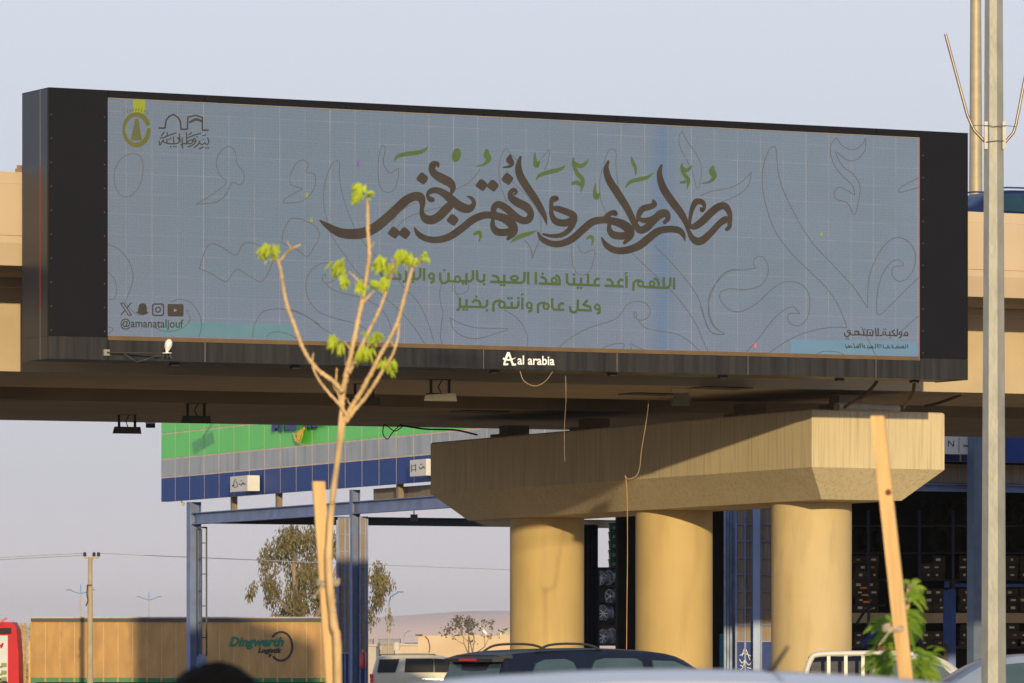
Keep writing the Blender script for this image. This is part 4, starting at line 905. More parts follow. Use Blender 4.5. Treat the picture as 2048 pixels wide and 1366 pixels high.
# white pickup with cargo rack
D = 88.0; px_m = F / D
def pk_extra(e):
    pc = lambda x, y: (P(x, y, D) - Vector((P(1790, 0, D).x, D, 0)))
    wm = M('rack_white', (.68, .64, .58), .4, var=.04)
    mb = MB(); mb.tube(catmull([tuple(pc(x, y) + Vector((0, -.8, 0))) for x, y in ((1602, 1372), (1607, 1345), (1617, 1318), (1632, 1309), (1700, 1307), (1790, 1307), (1820, 1309))], n=4), .045, 8); mb.part('rack_rail', wm, e, smooth=True)
    for x in (1651.5, 1685.5, 1719.5):
        mb = MB(); a = pc(x, 1311) + Vector((0, -.8, 0)); b = pc(x, 1390) + Vector((0, -.8, 0)); mb.bar(a, b, .055, .05); mb.part('rack_bar', wm, e)
    mb = MB(); a = pc(1622, 1340) + Vector((0, .25, 0)); b = pc(1780, 1340) + Vector((0, .25, 0))
    mb.box((a + b) / 2 + Vector((0, 0, -.07)), (1.30, .9, .58)); mb.part('cargo', M('dark_cargo', (.03, .035, .05), .6, var=.4, scale=3, stretch=(1, 1, 8)), e)
pkp = [(-2.6, .45), (-2.62, .9), (-2.55, 1.02), (-1.6, 1.04), (-.6, 1.05), (-.5, 1.25), (-.36, 1.86), (-.1, 1.90), (.45, 1.89), (.85, 1.76), (1.3, 1.35), (1.6, 1.12), (2.3, 1.0), (2.55, .8), (2.55, .5)]
make_car('pickup_truck', (P(1790, 0, D).x, D, 0), 0, M('white_van_paint', (.64, .60, .55), .3, var=.05, coat=.3), 'white pickup truck with a barred cargo rack, parked behind the young green tree', 'pickup', pkp, W=.9, belt=1.08, roofw=.72,
    wins=[[(-.30, 1.12), (-.22, 1.78), (.42, 1.78), (.72, 1.68), (1.22, 1.20), (1.2, 1.12)]], wr=.38, extra=pk_extra, glass=glass_b)
# bluish car at the right edge
D = 80
make_car('parked_car', (P(2078, 0, D).x, D, 0), R(8), M('grey_blue_paint', (.25, .30, .40), .3, var=.05, coat=.4), 'grey blue car cut by the right edge of the picture', 'car',
    [(-2.2, .5), (-2.25, .9), (-2.0, 1.1), (-1.3, 1.55), (-.75, 1.82), (0, 1.88), (.7, 1.80), (1.3, 1.2), (2.0, 1.0), (2.2, .75), (2.22, .45)], W=.92, belt=1.1, roofw=.66, wins=[[(-1.2, 1.15), (-.72, 1.72), (-.28, 1.76), (-.28, 1.15)], [(-.2, 1.15), (-.2, 1.76), (.6, 1.74), (1.05, 1.2)]], glass=glass_b)

# ------------------------------------------------------------------ filling station and tyre shop
shop_first = len(bpy.data.objects)
shop_before = set(bpy.data.objects)
K = Vector((5.34, 129.4, 0)); wl = Vector((-.41, .91, 0)).normalized(); wr_ = Vector((wl.y, -wl.x, 0))
nl = -wr_; nr = -wl                       # outward normals of the two faces
st = empty('tyre_shop', K, 'blue steel service station canopy and tyre shop with green, grey and blue fascia', 'shop')
LL = 39.2; RL = 26.0
def SP(a, b, z): return K + wl * a + wr_ * b + Vector((0, 0, z))     # a along the left face, b along the right face
rows_ = [(6.635, 7.392, blue_p), (7.392, 7.951, grey_p), (7.951, 8.727, green_p), (8.727, 9.1, green_p)]
mb = MB(); mb.box(SP(LL / 2, .15, 7.88), (LL, .2, 2.44), wl, wr_); mb.part('fascia_backing', seam_m, st)
mb = MB(); mb.box(SP(.15, RL / 2 + .3, 7.88), (.2, RL - .6, 2.44), wl, wr_); mb.part('fascia_backing', seam_m, st)
pw = LL / 32
for z0, z1, mt in rows_:
    mb = MB(); mb.box((0, 0, 0), (pw - .055, .008, z1 - z0 - .045), wl, wr_); me = mb.mesh('fascia_panel', mt); fix(me)
    for i in range(32):
        o = bpy.data.objects.new('fascia_panel', me); C.objects.link(o); o.parent = st; o.location = SP(pw * (i + .5), .044, (z0 + z1) / 2) - K; BASE[o.name] = K
    mb = MB(); mb.box((0, 0, 0), (.008, pw - .055, z1 - z0 - .045), wl, wr_); me = mb.mesh('fascia_panel', mt); fix(me)
    for i in range(12):
        o = bpy.data.objects.new('fascia_panel', me); C.objects.link(o); o.parent = st; o.location = SP(.044, pw * (i + .5) + .05, (z0 + z1) / 2) - K; BASE[o.name] = K
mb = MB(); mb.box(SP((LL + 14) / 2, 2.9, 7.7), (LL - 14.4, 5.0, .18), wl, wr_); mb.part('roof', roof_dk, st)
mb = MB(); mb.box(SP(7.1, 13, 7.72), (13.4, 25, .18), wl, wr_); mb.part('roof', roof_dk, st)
# beams
def sbeam(a0, b0, a1, b1, z0, z1, w=.25, mat=blue_s, name='beam'):
    mb = MB(); p0 = SP(a0, b0, 0); p1 = SP(a1, b1, 0)
    zc = (z0 + z1) / 2; up = Vector((0, 0, 1))
    mb.bar(p0 + up * zc, p1 + up * zc, .04, z1 - z0 - .05); mb.bar(p0 + up * (z1 - .012), p1 + up * (z1 - .012), w, .024); mb.bar(p0 + up * (z0 + .012), p1 + up * (z0 + .012), w, .024)
    return mb.part(name, mat, st)
kcol2 = LL - 15.4
sbeam(LL - 2.3, .3, kcol2, .3, 5.92, 6.27); sbeam(kcol2, .3, .3, .3, 5.92, 6.27); sbeam(.3, .3, .3, RL, 5.93, 6.12)
sbeam(LL - 2.3, .3, LL - 2.3, 25, 5.95, 6.20, mat=roof_dk); sbeam(LL - 15.4, 25, LL - 2.3, 25, 5.95, 6.2, mat=roof_dk)
for px in (468, 558, 800):
    p = on(px, 1000, (SP(0, .3, 0).x, SP(0, .3, 0).y), (wl.x, wl.y)); mb = MB(); mb.box((p.x, p.y, 6.65), (.16, .16, .76), wl, wr_); mb.part('hanger', mesh_m, st)
mb = MB(); mb.box(SP(12, .5, 6.44), (23, .03, .32), wl, wr_); mb.part('louvre_panel', mesh_m, st)
mb = MB(); mb.box(SP(.5, 13, 6.38), (.03, 25, .46), wl, wr_); mb.part('louvre_panel', mesh_m, st)
# columns
def scol(a, b, w, d, z1=6.6, mat=blue_s):
    mb = MB(); mb.box(SP(a, b + d / 2 - .01, z1 / 2), (w, .02, z1), wl, wr_); mb.box(SP(a, b - d / 2 + .01, z1 / 2), (w, .02, z1), wl, wr_); mb.box(SP(a, b, z1 / 2), (.02, d - .04, z1), wl, wr_)
    return mb.part('column', mat, st)
scol(LL - 2.3 + .17, .3, .3, .36); pc_ = on(709.5, 1100, (SP(0, .3, 0).x, SP(0, .3, 0).y), (wl.x, wl.y)); scol((pc_ - K).dot(wl), .3, .22, .24)
scol(LL - 2.3, 24.8, .3, .3)
mb = MB(); p = P(1957, 0, 131.5); mb.box((p.x, p.y, 4.3), (.45, .34, 8.6), wr_, wl); mb.part('column', M('greyblue_column', (.13, .18, .27), .5, var=.15, var2=.3, tint=(.2, .2, .2)), st)
# ladder frame beside the leftmost column
fm = M('rail_frame', (.04, .045, .05), .6)
fr = empty('gate_frame', P(404, 1325, 163), 'narrow dark ladder-like gate frame beside the leftmost blue column', 'gate')
for x in (395, 413): mb = MB(); mb.bar(P(x, 1054, 163), P(x, 1312, 163), .05, .05); mb.part('rail', fm, fr)
mb = MB(); mb.bar(P(403.5, 1058, 163), P(403.5, 1312, 163), .03, .03); mb.part('rail', fm, fr)
mb = MB(); mb.bar(P(395, 1055, 163), P(413, 1055, 163), .05, .05); mb.part('rung', fm, fr)
for y in (1086, 1148, 1212, 1275): mb = MB(); mb.bar(P(404, y, 163), P(413, y, 163), .03, .03); mb.part('rung', fm, fr)
for y in (1116, 1180, 1243): mb = MB(); mb.bar(P(395, y, 163), P(403, y, 163), .03, .03); mb.part('rung', fm, fr)
mb = MB(); c = P(403, 1340, 163); mb.box(c, (.3, .05, .95)); mb.part('lower_panel', blue_s, fr)
# folded mesh gates beside the second column and near the corner
def gate(x0, x1, y0, D, label, mullions=(), bars=9, posts=None, matp=blue_s, ysol=1305, graffiti=False, mesh=mesh_m):
    b = P((x0 + x1) / 2, 1342, D)
    gt = empty('mesh_gate', b, label, 'gate')
    pa = P(x0, y0, D); pb_ = P(x1, y0, D); zb0 = P(0, ysol, D).z; w = pb_.x - pa.x
    mb = MB(); mb.box(((pa.x + pb_.x) / 2, D, (pa.z + zb0) / 2), (w, .02, pa.z - zb0)); mb.part('mesh', mesh, gt)
    for k in range(bars):
        z = zb0 + (pa.z - zb0) * k / (bars - 1); mb = MB(); mb.box(((pa.x + pb_.x) / 2, D - .03, z), (w, .035, .028)); mb.part('crossbar', matp, gt)
    for x in (list(mullions) + [x0 + 1, x1 - 1]):
        mb = MB(); mb.box((P(x, 0, D).x, D - .045, (pa.z + .02) / 2 + .01), (.045, .04, pa.z - .02)); mb.part('upright', matp, gt)
    mb = MB(); mb.box(((pa.x + pb_.x) / 2, D - .01, zb0 / 2), (w, .04, zb0 - .04)); lp = mb.part('lower_panel', blue_s2, gt)
    if graffiti:
        pl = lambda x, y, off=0: P(x, y, D - .06 - off)
        t = Ink(0, 0, 1, plane=pl); wg = M('white_spray_paint', (.65, .68, .7), .7)
        for s_ in ([(1484, 1312), (1490, 1297), (1497, 1312), (1500, 1320)], [(1479, 1311), (1490, 1307), (1502, 1312)], [(1479, 1318), (1484, 1326), (1490, 1320), (1487, 1332)], [(1491, 1322), (1498, 1330), (1505, 1320)], [(1505, 1318), (1502, 1336)], [(1480, 1330), (1486, 1334), (1481, 1340)], [(1494, 1335), (1506, 1338)]): t.stroke(s_, 1.7, caps=False)
        t.fin('graffiti', wg, gt)
    return gt
gate(676, 700, 1036, 151.2, 'mesh gate folded left of the second blue column beside the wooden stake', mullions=(690,), bars=9)
gate(719.5, 736, 1034, 151.6, 'mesh gate folded right of the second blue column above the fire extinguisher', mullions=(731,), bars=9)
mb = MB(); a = P(675, 1040, 151); mb.box((a.x, 151, a.z / 2), (.07, .07, a.z)); mb.part('gate_post', blue_s, st)
gate(1471, 1506, 1015, 128.6, 'mesh gate with white graffiti between the middle and right columns', mullions=(1490,), bars=9, ysol=1283, graffiti=True)
gate(1521, 1548, 1015, 128.4, 'narrow mesh gate close to the left edge of the right column', mullions=(), bars=9, ysol=1283)
mb = MB(); a = P(1513, 1010, 128.2); mb.box((a.x, 128.2, a.z / 2), (.16, .14, a.z)); mb.part('gate_post', M('lightblue_steel', (.26, .36, .60), .45, var=.15, scale=1), st)
for k, x in enumerate((1450, 1456, 1462, 1468)):
    mb = MB(); a = P(x, 1018, 128.9 + k * .1); mb.box((a.x, a.y, a.z / 2), (.055, .09, a.z)); mb.part('gate_post', M('gate_leaf_blue', (.20, .28, .46), .5, var=.3, scale=3), st)
for k, x in enumerate((1172, 1180, 1188)):
    mb = MB(); a = P(x, 1049, 146 + k * .1); mb.box((a.x, a.y, a.z / 2), (.07, .09, a.z)); mb.part('gate_post', M('dark_gate_leaf', (.008, .01, .022), .7, var=.6, scale=9, stretch=(1, 1, 6), spec=.1), st)
mb = MB(); a = P(1168, 1050, 147); b = P(1196, 1330, 147); mb.box(((a.x + b.x) / 2, 147, a.z / 2), (b.x - a.x, .03, a.z)); mb.part('mesh_leaf', M('dark_mesh_leaf', (.02, .02, .028), .8, var=.8, scale=14, stretch=(3, 1, 3), spec=.1), st)
# end wall and interior of the shop
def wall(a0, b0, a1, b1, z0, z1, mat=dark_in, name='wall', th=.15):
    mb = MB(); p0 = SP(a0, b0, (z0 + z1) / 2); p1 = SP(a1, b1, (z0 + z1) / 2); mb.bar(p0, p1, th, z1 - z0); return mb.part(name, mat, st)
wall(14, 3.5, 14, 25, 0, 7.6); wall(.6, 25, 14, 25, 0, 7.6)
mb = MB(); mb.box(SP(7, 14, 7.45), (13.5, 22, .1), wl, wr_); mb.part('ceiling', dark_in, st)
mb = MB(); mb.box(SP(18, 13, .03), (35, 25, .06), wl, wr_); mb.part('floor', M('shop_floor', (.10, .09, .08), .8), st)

# signs on the fascia
def sign(x0, x1, y0, y1, label, left=True, marks=None, letter=None):
    if left: A = SP(0, -.42, 0); d = wl; nrm = nl
    else: A = SP(-.42, 0, 0); d = wr_; nrm = nr
    p0 = on(x0, (y0 + y1) / 2, (A.x, A.y), (d.x, d.y)); p1 = on(x1, (y0 + y1) / 2, (A.x, A.y), (d.x, d.y))
    hgt = (y1 - y0) / F * (p0.y + p1.y) / 2; cc = (p0 + p1) / 2
    e = empty('sign_box', cc - Vector((0, 0, hgt / 2)), label, 'sign', 'white sign boxes on the fascia')
    mb = MB(); mb.box(cc - nrm * .19, ((p1 - p0).length, .38, hgt), d, nrm, (0, 0, 1)); mb.part('box', white_m, e)
    pl = lambda x, y, off=0: on(x, y, (A.x + nrm.x * (off + .006), A.y + nrm.y * (off + .006)), (d.x, d.y))
    t = Ink(0, 0, 1, plane=pl)
    for s_, w in marks: t.stroke(s_, w, caps=False, n=3)
    t.fin('print', ink, e)
    if letter:
        o = text_on(letter, 1896, 1908, 893, 893.5, 13, pl, .001, 'print', ink, None); o.data.transform(Matrix.Translation(-BASE[e.name])); o.parent = e
sign(460.5, 495, 952, 983, 'small white sign box with a symbol near the left end of the fascia', marks=[([(466, 974), (468, 964), (471, 958)], 1.2), ([(472, 962), (475, 972), (468, 975)], 1.2), ([(464, 971), (469, 971)], 2), ([(478, 967), (482, 970), (486, 965), (488, 969), (491, 967)], 1.6), ([(480, 962), (484, 961)], 1)])
sign(820, 852, 919, 952, 'small white sign box on the fascia beside the pier cap', marks=[([(823, 929), (823, 944)], 1.2), ([(831, 928), (831, 943)], 1.2), ([(823, 932), (831, 931)], 1), ([(823, 940), (831, 939)], 1), ([(838, 934), (842, 938), (846, 933), (849, 937)], 1.6), ([(840, 929), (845, 928)], 1)])
sign(1884, 1941, 873, 908, 'white sign box with the letter N right of the pier cap', left=False, marks=[([(1927, 889), (1929, 893), (1932, 890), (1934, 893), (1937, 888)], 1.8), ([(1936, 884), (1938, 885)], 1.5), ([(1918, 875), (1918, 906)], .7)], letter='N')
# blue letters and yellow flame on the green band
A = SP(0, -.12, 0)
lo = empty('fascia_logo', on(580, 860, (A.x, A.y), (wl.x, wl.y)), 'blue letters and yellow flame emblem raised on the green fascia', 'sign letters')
pl2 = lambda x, y, off=0: on(x, y, (A.x + nl.x * off, A.y + nl.y * off), (wl.x, wl.y))
def thick(poly, name, mat, off=0.0, th=.12):
    mb = MB(); k = len(poly); a = [pl2(x, y, off) for x, y in poly]; b = [pl2(x, y, off - th) for x, y in poly]
    mb.add(a + b, [tuple(range(k)), tuple(range(k, 2 * k))[::-1]] + [(i, (i + 1) % k, k + (i + 1) % k, k + i) for i in range(k)])
    return mb.part(name, mat, lo)
lb = M('letter_blue', (.02, .05, .25), .4)
for x0, x1, yb in ((543, 549, 863), (549, 556, 856), (558, 565, 861), (570, 593, 860), (606, 612, 856), (616, 622, 855), (624, 636, 854)): thick([(x0 + 2, 800), (x1 + 2, 800), (x1, yb), (x0, yb)], 'letter', lb)
yf = M('flame_yellow', (.95, .58, .01), .4, var=.03)
for poly in ([(585.7, 866), (588.5, 864.5), (590, 872), (594, 878), (599, 883), (597, 886), (590, 882), (586.5, 874)], [(594, 866), (600, 860), (603.4, 857.5), (605.2, 862), (602.6, 870), (599.4, 880), (597, 883), (593, 878)], [(604.6, 858), (607.5, 862), (605.5, 873), (600.5, 885), (598.4, 886), (602.8, 872)], [(604.8, 856.6), (608, 853), (611, 855), (609.5, 860.6), (607, 861)]): thick(poly, 'flame', yf, .02)
# small lamps hung from the beams
for x, y, lab in ((828, 1035, 'small hanging lamp under the blue beam right of the mesh gates'), (1240, 1038, 'small hanging lamp between the left and middle columns')):
    p = P(x, y, 150); mb = MB(); mb.box(p, (.2, .15, .17)); mb.box(p + Vector((0, 0, .15)), (.03, .03, .14)); mb.thing('hanging_lamp', M('lamp_grey', (.16, .16, .17), .5), lab, 'lamp', group='small lamps hung from the canopy')
p = P(365, 1008, 164); mb = MB(); mb.box(p, (.1, .2, .09), (1, 0, -.3), (0, 1, 0), (.3, 0, 1)); mb.box(p + Vector((-.02, 0, .07)), (.03, .03, .08)); mb.thing('security_camera', M('camera_beige', (.5, .4, .25), .5), 'tiny beige camera under the left end of the blue fascia', 'camera')
# fire extinguisher
p = P(725.5, 1336, 150.5)
e = empty('fire_extinguisher', p, 'red fire extinguisher on the lower panel of the mesh gate', 'fire extinguisher')
mb = MB(); mb.lathe([(.03, -.02), (.085, 0), (.09, .05), (.09, .36), (.06, .42), (.03, .45)], p, 16); mb.part('cylinder', M('extinguisher_red', (.5, .02, .02), .3, var=.05, coat=.4), e, smooth=True, angle=50)
mb = MB(); mb.box(p + Vector((0, 0, .48)), (.05, .05, .06)); mb.tube([p + Vector((.03, 0, .48)), p + Vector((.13, 0, .42)), p + Vector((.13, 0, .2))], .012, 6); mb.part('valve', M('brass', (.5, .3, .08), .4, metal=.6), e)

# ------------------------------------------------------------------ shelf with rims, pails
D = 150.0
sh = empty('wheel_rack', P(1320, 1330, D), 'dark steel rack of alloy rims between the left and middle columns', 'shelf')
xs0, xs1 = P(1196, 0, D).x, P(1446, 0, D).x
rackm = M('rack_steel', (.025, .03, .05), .5)
for y in (1137, 1172.5, 1207.5, 1243, 1289):
    mb = MB(); z = P(0, y, D).z; mb.box(((xs0 + xs1) / 2, D, z), (xs1 - xs0, .5, .06)); mb.part('shelf_board', rackm, sh)
for x in (xs0, (xs0 + xs1) / 2, xs1):
    for dy in (-.27, .27): mb = MB(); mb.box((x, D + dy, P(0, 1135, D).z / 2), (.08, .05, P(0, 1135, D).z)); mb.part('upright', rackm, sh)
mb = MB(); mb.box(((xs0 + xs1) / 2, D + .33, P(0, 1215, D).z), (xs1 - xs0, .03, P(0, 1137, D).z - P(0, 1290, D).z)); mb.part('back_panel', M('rack_back', (.17, .145, .11), .8, var=.3, scale=2), sh)
def rim_mesh(sp):
    mb = MB(); r = .205
    mb.lathe([(r, -.1), (r + .012, -.1), (r, -.085), (r * .9, -.07), (r * .9, .09), (r, .1), (r * .86, .1), (r * .86, -.08)], (0, 0, 0), 20, 'Y', cap=False)
    mb.lathe([(.045, -.075), (.05, -.05), (.01, -.04)], (0, 0, 0), 10, 'Y')
    for k in range(sp):
        a = 2 * math.pi * k / sp; d = Vector((math.cos(a), 0, math.sin(a))); mb.bar(d * .04 + Vector((0, -.06, 0)), d * r * .9 + Vector((0, -.085, 0)), .022 if sp > 7 else .04, .03)
    me = mb.mesh('rim', rim_m); fix(me); return me
rims = {5: rim_mesh(5), 7: rim_mesh(7), 10: rim_mesh(10)}
rl = [(1207, 1156, 7, .9, 'leftmost rim on the top shelf of the rack'), (1223.5, 1155.5, 10, 1, 'ten-spoke rim second from the left on the top shelf'), (1256.5, 1155, 10, .95, 'ten-spoke rim behind the orange rope on the top shelf'), (1269, 1154, 7, .95, 'rim touching the middle column on the top shelf'),
    (1223.5, 1192.5, 5, .9, 'five-spoke rim left of the pair on the second shelf'), (1240.5, 1191.5, 7, .98, 'rim right of the pair on the second shelf'), (1211.5, 1227, 10, 1.1, 'large dark ten-spoke rim on the third shelf'), (1247.5, 1229.5, 5, .85, 'bright small rim left of the rope on the third shelf'), (1265.5, 1227.5, 7, .98, 'bright rim right of the rope on the third shelf'),
    (1211, 1273, 7, .95, 'leftmost rim on the bottom shelf'), (1229, 1272, 10, 1.05, 'rim with a golden edge on the bottom shelf'), (1245, 1273, 5, 1, 'rim left of the rope on the bottom shelf'), (1264, 1271, 7, 1, 'rim by the middle column on the bottom shelf'), (1436, 1245, 10, 1.05, 'dark rim right of the middle column')]
for x, y, sp_, s_, lab in rl:
    o = bpy.data.objects.new('alloy_rim', rims[sp_]); C.objects.link(o); o.location = P(x, y, D - .1); o.rotation_euler = (0, 0, R(-52)); o.scale = (s_,) * 3
    tag(o, lab, 'wheel rim', 'alloy rims on the rack')
pail_m = M('green_pail', (.015, .10, .04), .4, var=.2); lab_m = M('pail_label', (.25, .28, .30), .5)
mbp = MB(); mbp.lathe([(.16, 0), (.185, .02), (.19, .12), (.20, .20), (.21, .22), (.21, .24), (.17, .25)], (0, 0, 0), 18); mep = mbp.mesh('drum', pail_m, smooth=True, angle=30); fix(mep)
mbl = MB(); mbl.add([(x, -.001 - math.sqrt(.205 ** 2 - x * x), z) for z in (.06, .14) for x in (-.08, -.04, 0, .04, .08)], [(i, i + 1, i + 6, i + 5) for i in range(4)]); mel = mbl.mesh('label_band', lab_m)
zsh = P(0, 1135.5, D).z
names = ('bottom', 'second', 'third', 'fourth', 'top')
for x, nst, where in ((1231, 5, 'left'), (1262, 4, 'middle'), (1436, 4, 'right')):
    for k in range(nst):
        o = bpy.data.objects.new('oil_drum', mep); C.objects.link(o); o.location = P(x, 0, D); o.location.z = zsh + k * .252
        tag(o, f'{names[k]} green oil drum of the {where} stack on top of the rim rack' if k < nst - 1 else f'top green oil drum of the {where} stack on top of the rim rack', 'oil drum', 'stacked green oil drums')
        c = bpy.data.objects.new('label_band', mel); C.objects.link(c); c.parent = o

# cartons on the shop shelves
D = 141.0
ct = [M('dark_carton', (.045, .038, .03), .7, var=.3), M('brown_carton', (.075, .055, .038), .7, var=.3)]
tagm = [M('carton_tag_white', (.85, .82, .75), .6), M('carton_tag_red', (.45, .08, .06), .6), M('carton_tag_orange', (.7, .28, .05), .6)]
def boxmesh(w, d, h, m): mb = MB(); mb.box((0, 0, h / 2), (w, d, h)); me = mb.mesh('carton', m); fix(me); return me
cm = [boxmesh(.31, .4, .195, ct[0]), boxmesh(.33, .4, .195, ct[1]), boxmesh(.27, .4, .18, ct[0])]
def tagmesh(w, h, m): mb = MB(); mb.box((0, -.203, 0), (w, .004, h)); me = mb.mesh('tag', m); fix(me); return me
tm = [tagmesh(.12, .07, tagm[0]), tagmesh(.09, .06, tagm[0]), tagmesh(.14, .04, tagm[0]), tagmesh(.10, .06, tagm[0]), tagmesh(.05, .06, tagm[0]), tagmesh(.13, .05, tagm[0]), tagmesh(.10, .04, tagm[0]), tagmesh(.06, .05, tagm[0]), tagmesh(.08, .04, tagm[0]), tagmesh(.07, .04, tagm[1]), tagmesh(.09, .05, tagm[2])]
rk = empty('stock_rack', P(1880, 1330, D + .4), 'long stock rack with a shelf board in painted sunlit tone behind the blue lift', 'shelf')
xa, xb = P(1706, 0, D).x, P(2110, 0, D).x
mb = MB(); mb.box(((xa + xb) / 2, D + .1, (P(0, 1225, D).z + P(0, 1247, D).z) / 2), (xb - xa, .62, .26)); mb.part('sunlit_tone_board', M('sunlit_tone_board', (.62, .48, .33), .8, var=.15), rk)  # low sunlight on the board is put into its pale colour
mb = MB(); mb.box(((xa + xb) / 2, D + .1, P(0, 1295, D).z), (xb - xa, .6, .06)); mb.part('shelf_board', rackm, rk)
mb = MB(); mb.box(((xa + xb) / 2, D + .1, P(0, 1160, D).z), (xb - xa, .6, .03)); mb.part('shelf_board', rackm, rk)
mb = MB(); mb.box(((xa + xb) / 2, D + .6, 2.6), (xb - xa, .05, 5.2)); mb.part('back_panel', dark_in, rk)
colsx = [(1720, 'beside the right column'), (1746, 'second from the right column'), (1852, 'right of the green sapling'), (1877, 'just left of the blue lift'), (1929, 'just right of the blue lift'), (1953, 'behind the steel post'), (2024, 'first right of the lamp post'), (2050, 'at the right picture edge')]
rown = ['bottom', 'second', 'third', 'fourth']
for ci, (x, where) in enumerate(colsx):
    for shelf, yb, nmax in (('lower', 1293.5, 3), ('middle', 1223.5, 4), ('upper', 1158, 3)):
        nn = nmax - (random.random() < .4)
        for k in range(nn):
            o = bpy.data.objects.new('carton', random.choice(cm)); C.objects.link(o); o.location = P(x + random.uniform(-1.5, 1.5), yb, D - .02); o.location.z += .003 + k * .2
            o.rotation_euler = (0, 0, R(random.uniform(-4, 4)))
            tag(o, f'{rown[k]} dark carton on the {shelf} shelf, {where}', 'carton', 'dark cartons on the stock rack')
            c = bpy.data.objects.new('tag', random.choice(tm)); C.objects.link(c); c.parent = o; c.location = (random.uniform(-.06, .06), 0, .1)
tym = MB(); nn_ = 16
for i in range(nn_):
    a_ = 2 * math.pi * i / nn_
    for k in range(8):
        b_ = 2 * math.pi * k / 8; rr_ = .29 + .075 * math.cos(b_); tym.v.append((rr_ * math.cos(a_), .10 * math.sin(b_), rr_ * math.sin(a_)))
for i in range(nn_):
    for k in range(8): tym.f.append((i * 8 + k, i * 8 + (k + 1) % 8, ((i + 1) % nn_) * 8 + (k + 1) % 8, ((i + 1) % nn_) * 8 + k)); tym.m.append(0)
tyre_me = tym.mesh('tyre', M('stock_tyre', (.02, .02, .02), .8, var=.3, spec=.2), smooth=True); fix(tyre_me)
mb = MB(); mb.box(((xa + xb) / 2, D + .1, P(0, 1106, D).z), (xb - xa, .6, .03)); mb.part('shelf_board', rackm, rk)
mb = MB(); mb.box(((xa + xb) / 2, D + .1, P(0, 1052, D).z), (xb - xa, .6, .03)); mb.part('shelf_board', rackm, rk)
for x in (1736, 1838, 1905, 2005): mb = MB(); mb.box((P(x, 0, D).x, D - .22, 2.9), (.07, .05, 5.6)); mb.part('upright', M('rack_upright_blue', (.02, .04, .12), .5) if x == 1736 else bpy.data.materials['rack_upright_blue'], rk)
tn = ['first', 'second', 'third', 'fourth', 'fifth', 'sixth', 'seventh', 'eighth', 'ninth', 'tenth']
for sh_name, yb in (('upper', 1105.5), ('topmost', 1051.5)):
    for i_t, x in enumerate((1722, 1750, 1778, 1850, 1876, 1922, 2022, 2044)):
        if random.random() < .25: continue
        o = bpy.data.objects.new('tyre', tyre_me); C.objects.link(o); o.location = P(x + random.uniform(-3, 3), yb, D - .05); o.location.z += .37; o.rotation_euler = (0, 0, R(random.uniform(-60, 60)))
        tag(o, f'{tn[i_t]} dark tyre from the left on the {sh_name} shelf of the stock rack', 'tyre', 'tyres standing on the stock rack')
for i_t, (x, y) in enumerate(((1727, 1176), (1730, 1190), (1733, 1204), (1737, 1217))):
    mb = MB(); mb.box(P(x, y, D - .45), (.17, .06, .05)); mb.thing('copper_coil', M('copper_stock', (.55, .20, .06), .35, metal=.5) if i_t == 0 else bpy.data.materials['copper_stock'], f'{tn[i_t]} copper coloured packet from the top beside the right column', 'packet', group='copper packets beside the right column')
# green ramp and red machine low in the shop, blue lift
D = 138.0
lf = empty('car_lift', P(1900, 1325, D), 'bright blue two-post car lift in the dark shop', 'car lift')
bl = M('lift_blue', (.01, .09, .42), .45, var=.1)
mb = MB(); a = P(1891, 1180, D); mb.box((a.x, D, a.z / 2), (.10, .26, a.z)); mb.box((P(1903, 0, D).x, D, a.z / 2 + .02), (.20, .22, a.z)); mb.part('post', bl, lf)
mb = MB(); mb.bar(P(1889, 1169, D), P(1899, 1169, D), .1, .15); mb.part('pulley', bl, lf)
mb = MB(); mb.bar(P(1910, 1171, D), P(2090, 1171, D), .1, .075); mb.part('cross_beam', bl, lf)
mb = MB(); mb.tube(catmull([tuple(P(x, y, D)) for x, y in ((1888, 1172), (1900, 1164), (1918, 1166), (1945, 1170))], n=4), .012, 5); mb.part('cable', rod_m, lf)
mb = MB(); a = P(2085, 1180, D); mb.box((a.x, D, a.z / 2), (.3, .24, a.z)); mb.part('post', bl, lf)
mb = MB(); mb.box(P(1892, 1308, D - .2), (.12, .1, .5)); mb.part('control_box', M('lift_grey', (.08, .08, .08), .6), lf)
mb = MB(); pts = [(1735, 1288), (1778, 1250), (1850, 1248), (1852, 1262), (1830, 1290)]; k = len(pts)
a = [P(x, y, 136) for x, y in pts]; b = [P(x, y, 136) + Vector((0, 1.2, 0)) for x, y in pts]; mb.add(a + b, [tuple(range(k)), tuple(range(k, 2 * k))[::-1]] + [(i, (i + 1) % k, k + (i + 1) % k, k + i) for i in range(k)])
mb.thing('machine_cover', M('machine_green', (.09, .28, .01), .5), 'bright green sloping machine cover low in the dark shop', 'machine')
mb = MB(); mb.box(P(1770, 1297, 135.5), (.4, .5, .12)); mb.box(P(1768, 1303, 135.5), (.5, .5, .06)); mb.thing('jack', M('jack_red', (.4, .01, .01), .4), 'small red jack under the green machine cover', 'jack')
mb = MB(); mb.bar(P(1722, 1290, 135), P(1765, 1252, 135), .12, .12); mb.thing('ramp_rail', blue_s2, 'dark blue slanted rail beside the right column', 'rail')
mb = MB(); mb.tube(catmull([tuple(P(x, y, 134.8)) for x, y in ((1712, 1250), (1730, 1222), (1748, 1212), (1770, 1210))], n=4), .04, 6); mb.thing('hose', black_m, 'black hose arching beside the right column in the shop', 'hose')
# teal tool board by the middle column
D = 134
mb = MB(); mb.box((P(1446, 0, D).x, D, P(0, 1320, D).z), (.16, .1, 1.3)); mb.thing('pump_stand', M('teal_paint', (.02, .14, .22), .5), 'narrow teal stand right of the middle column', 'stand')

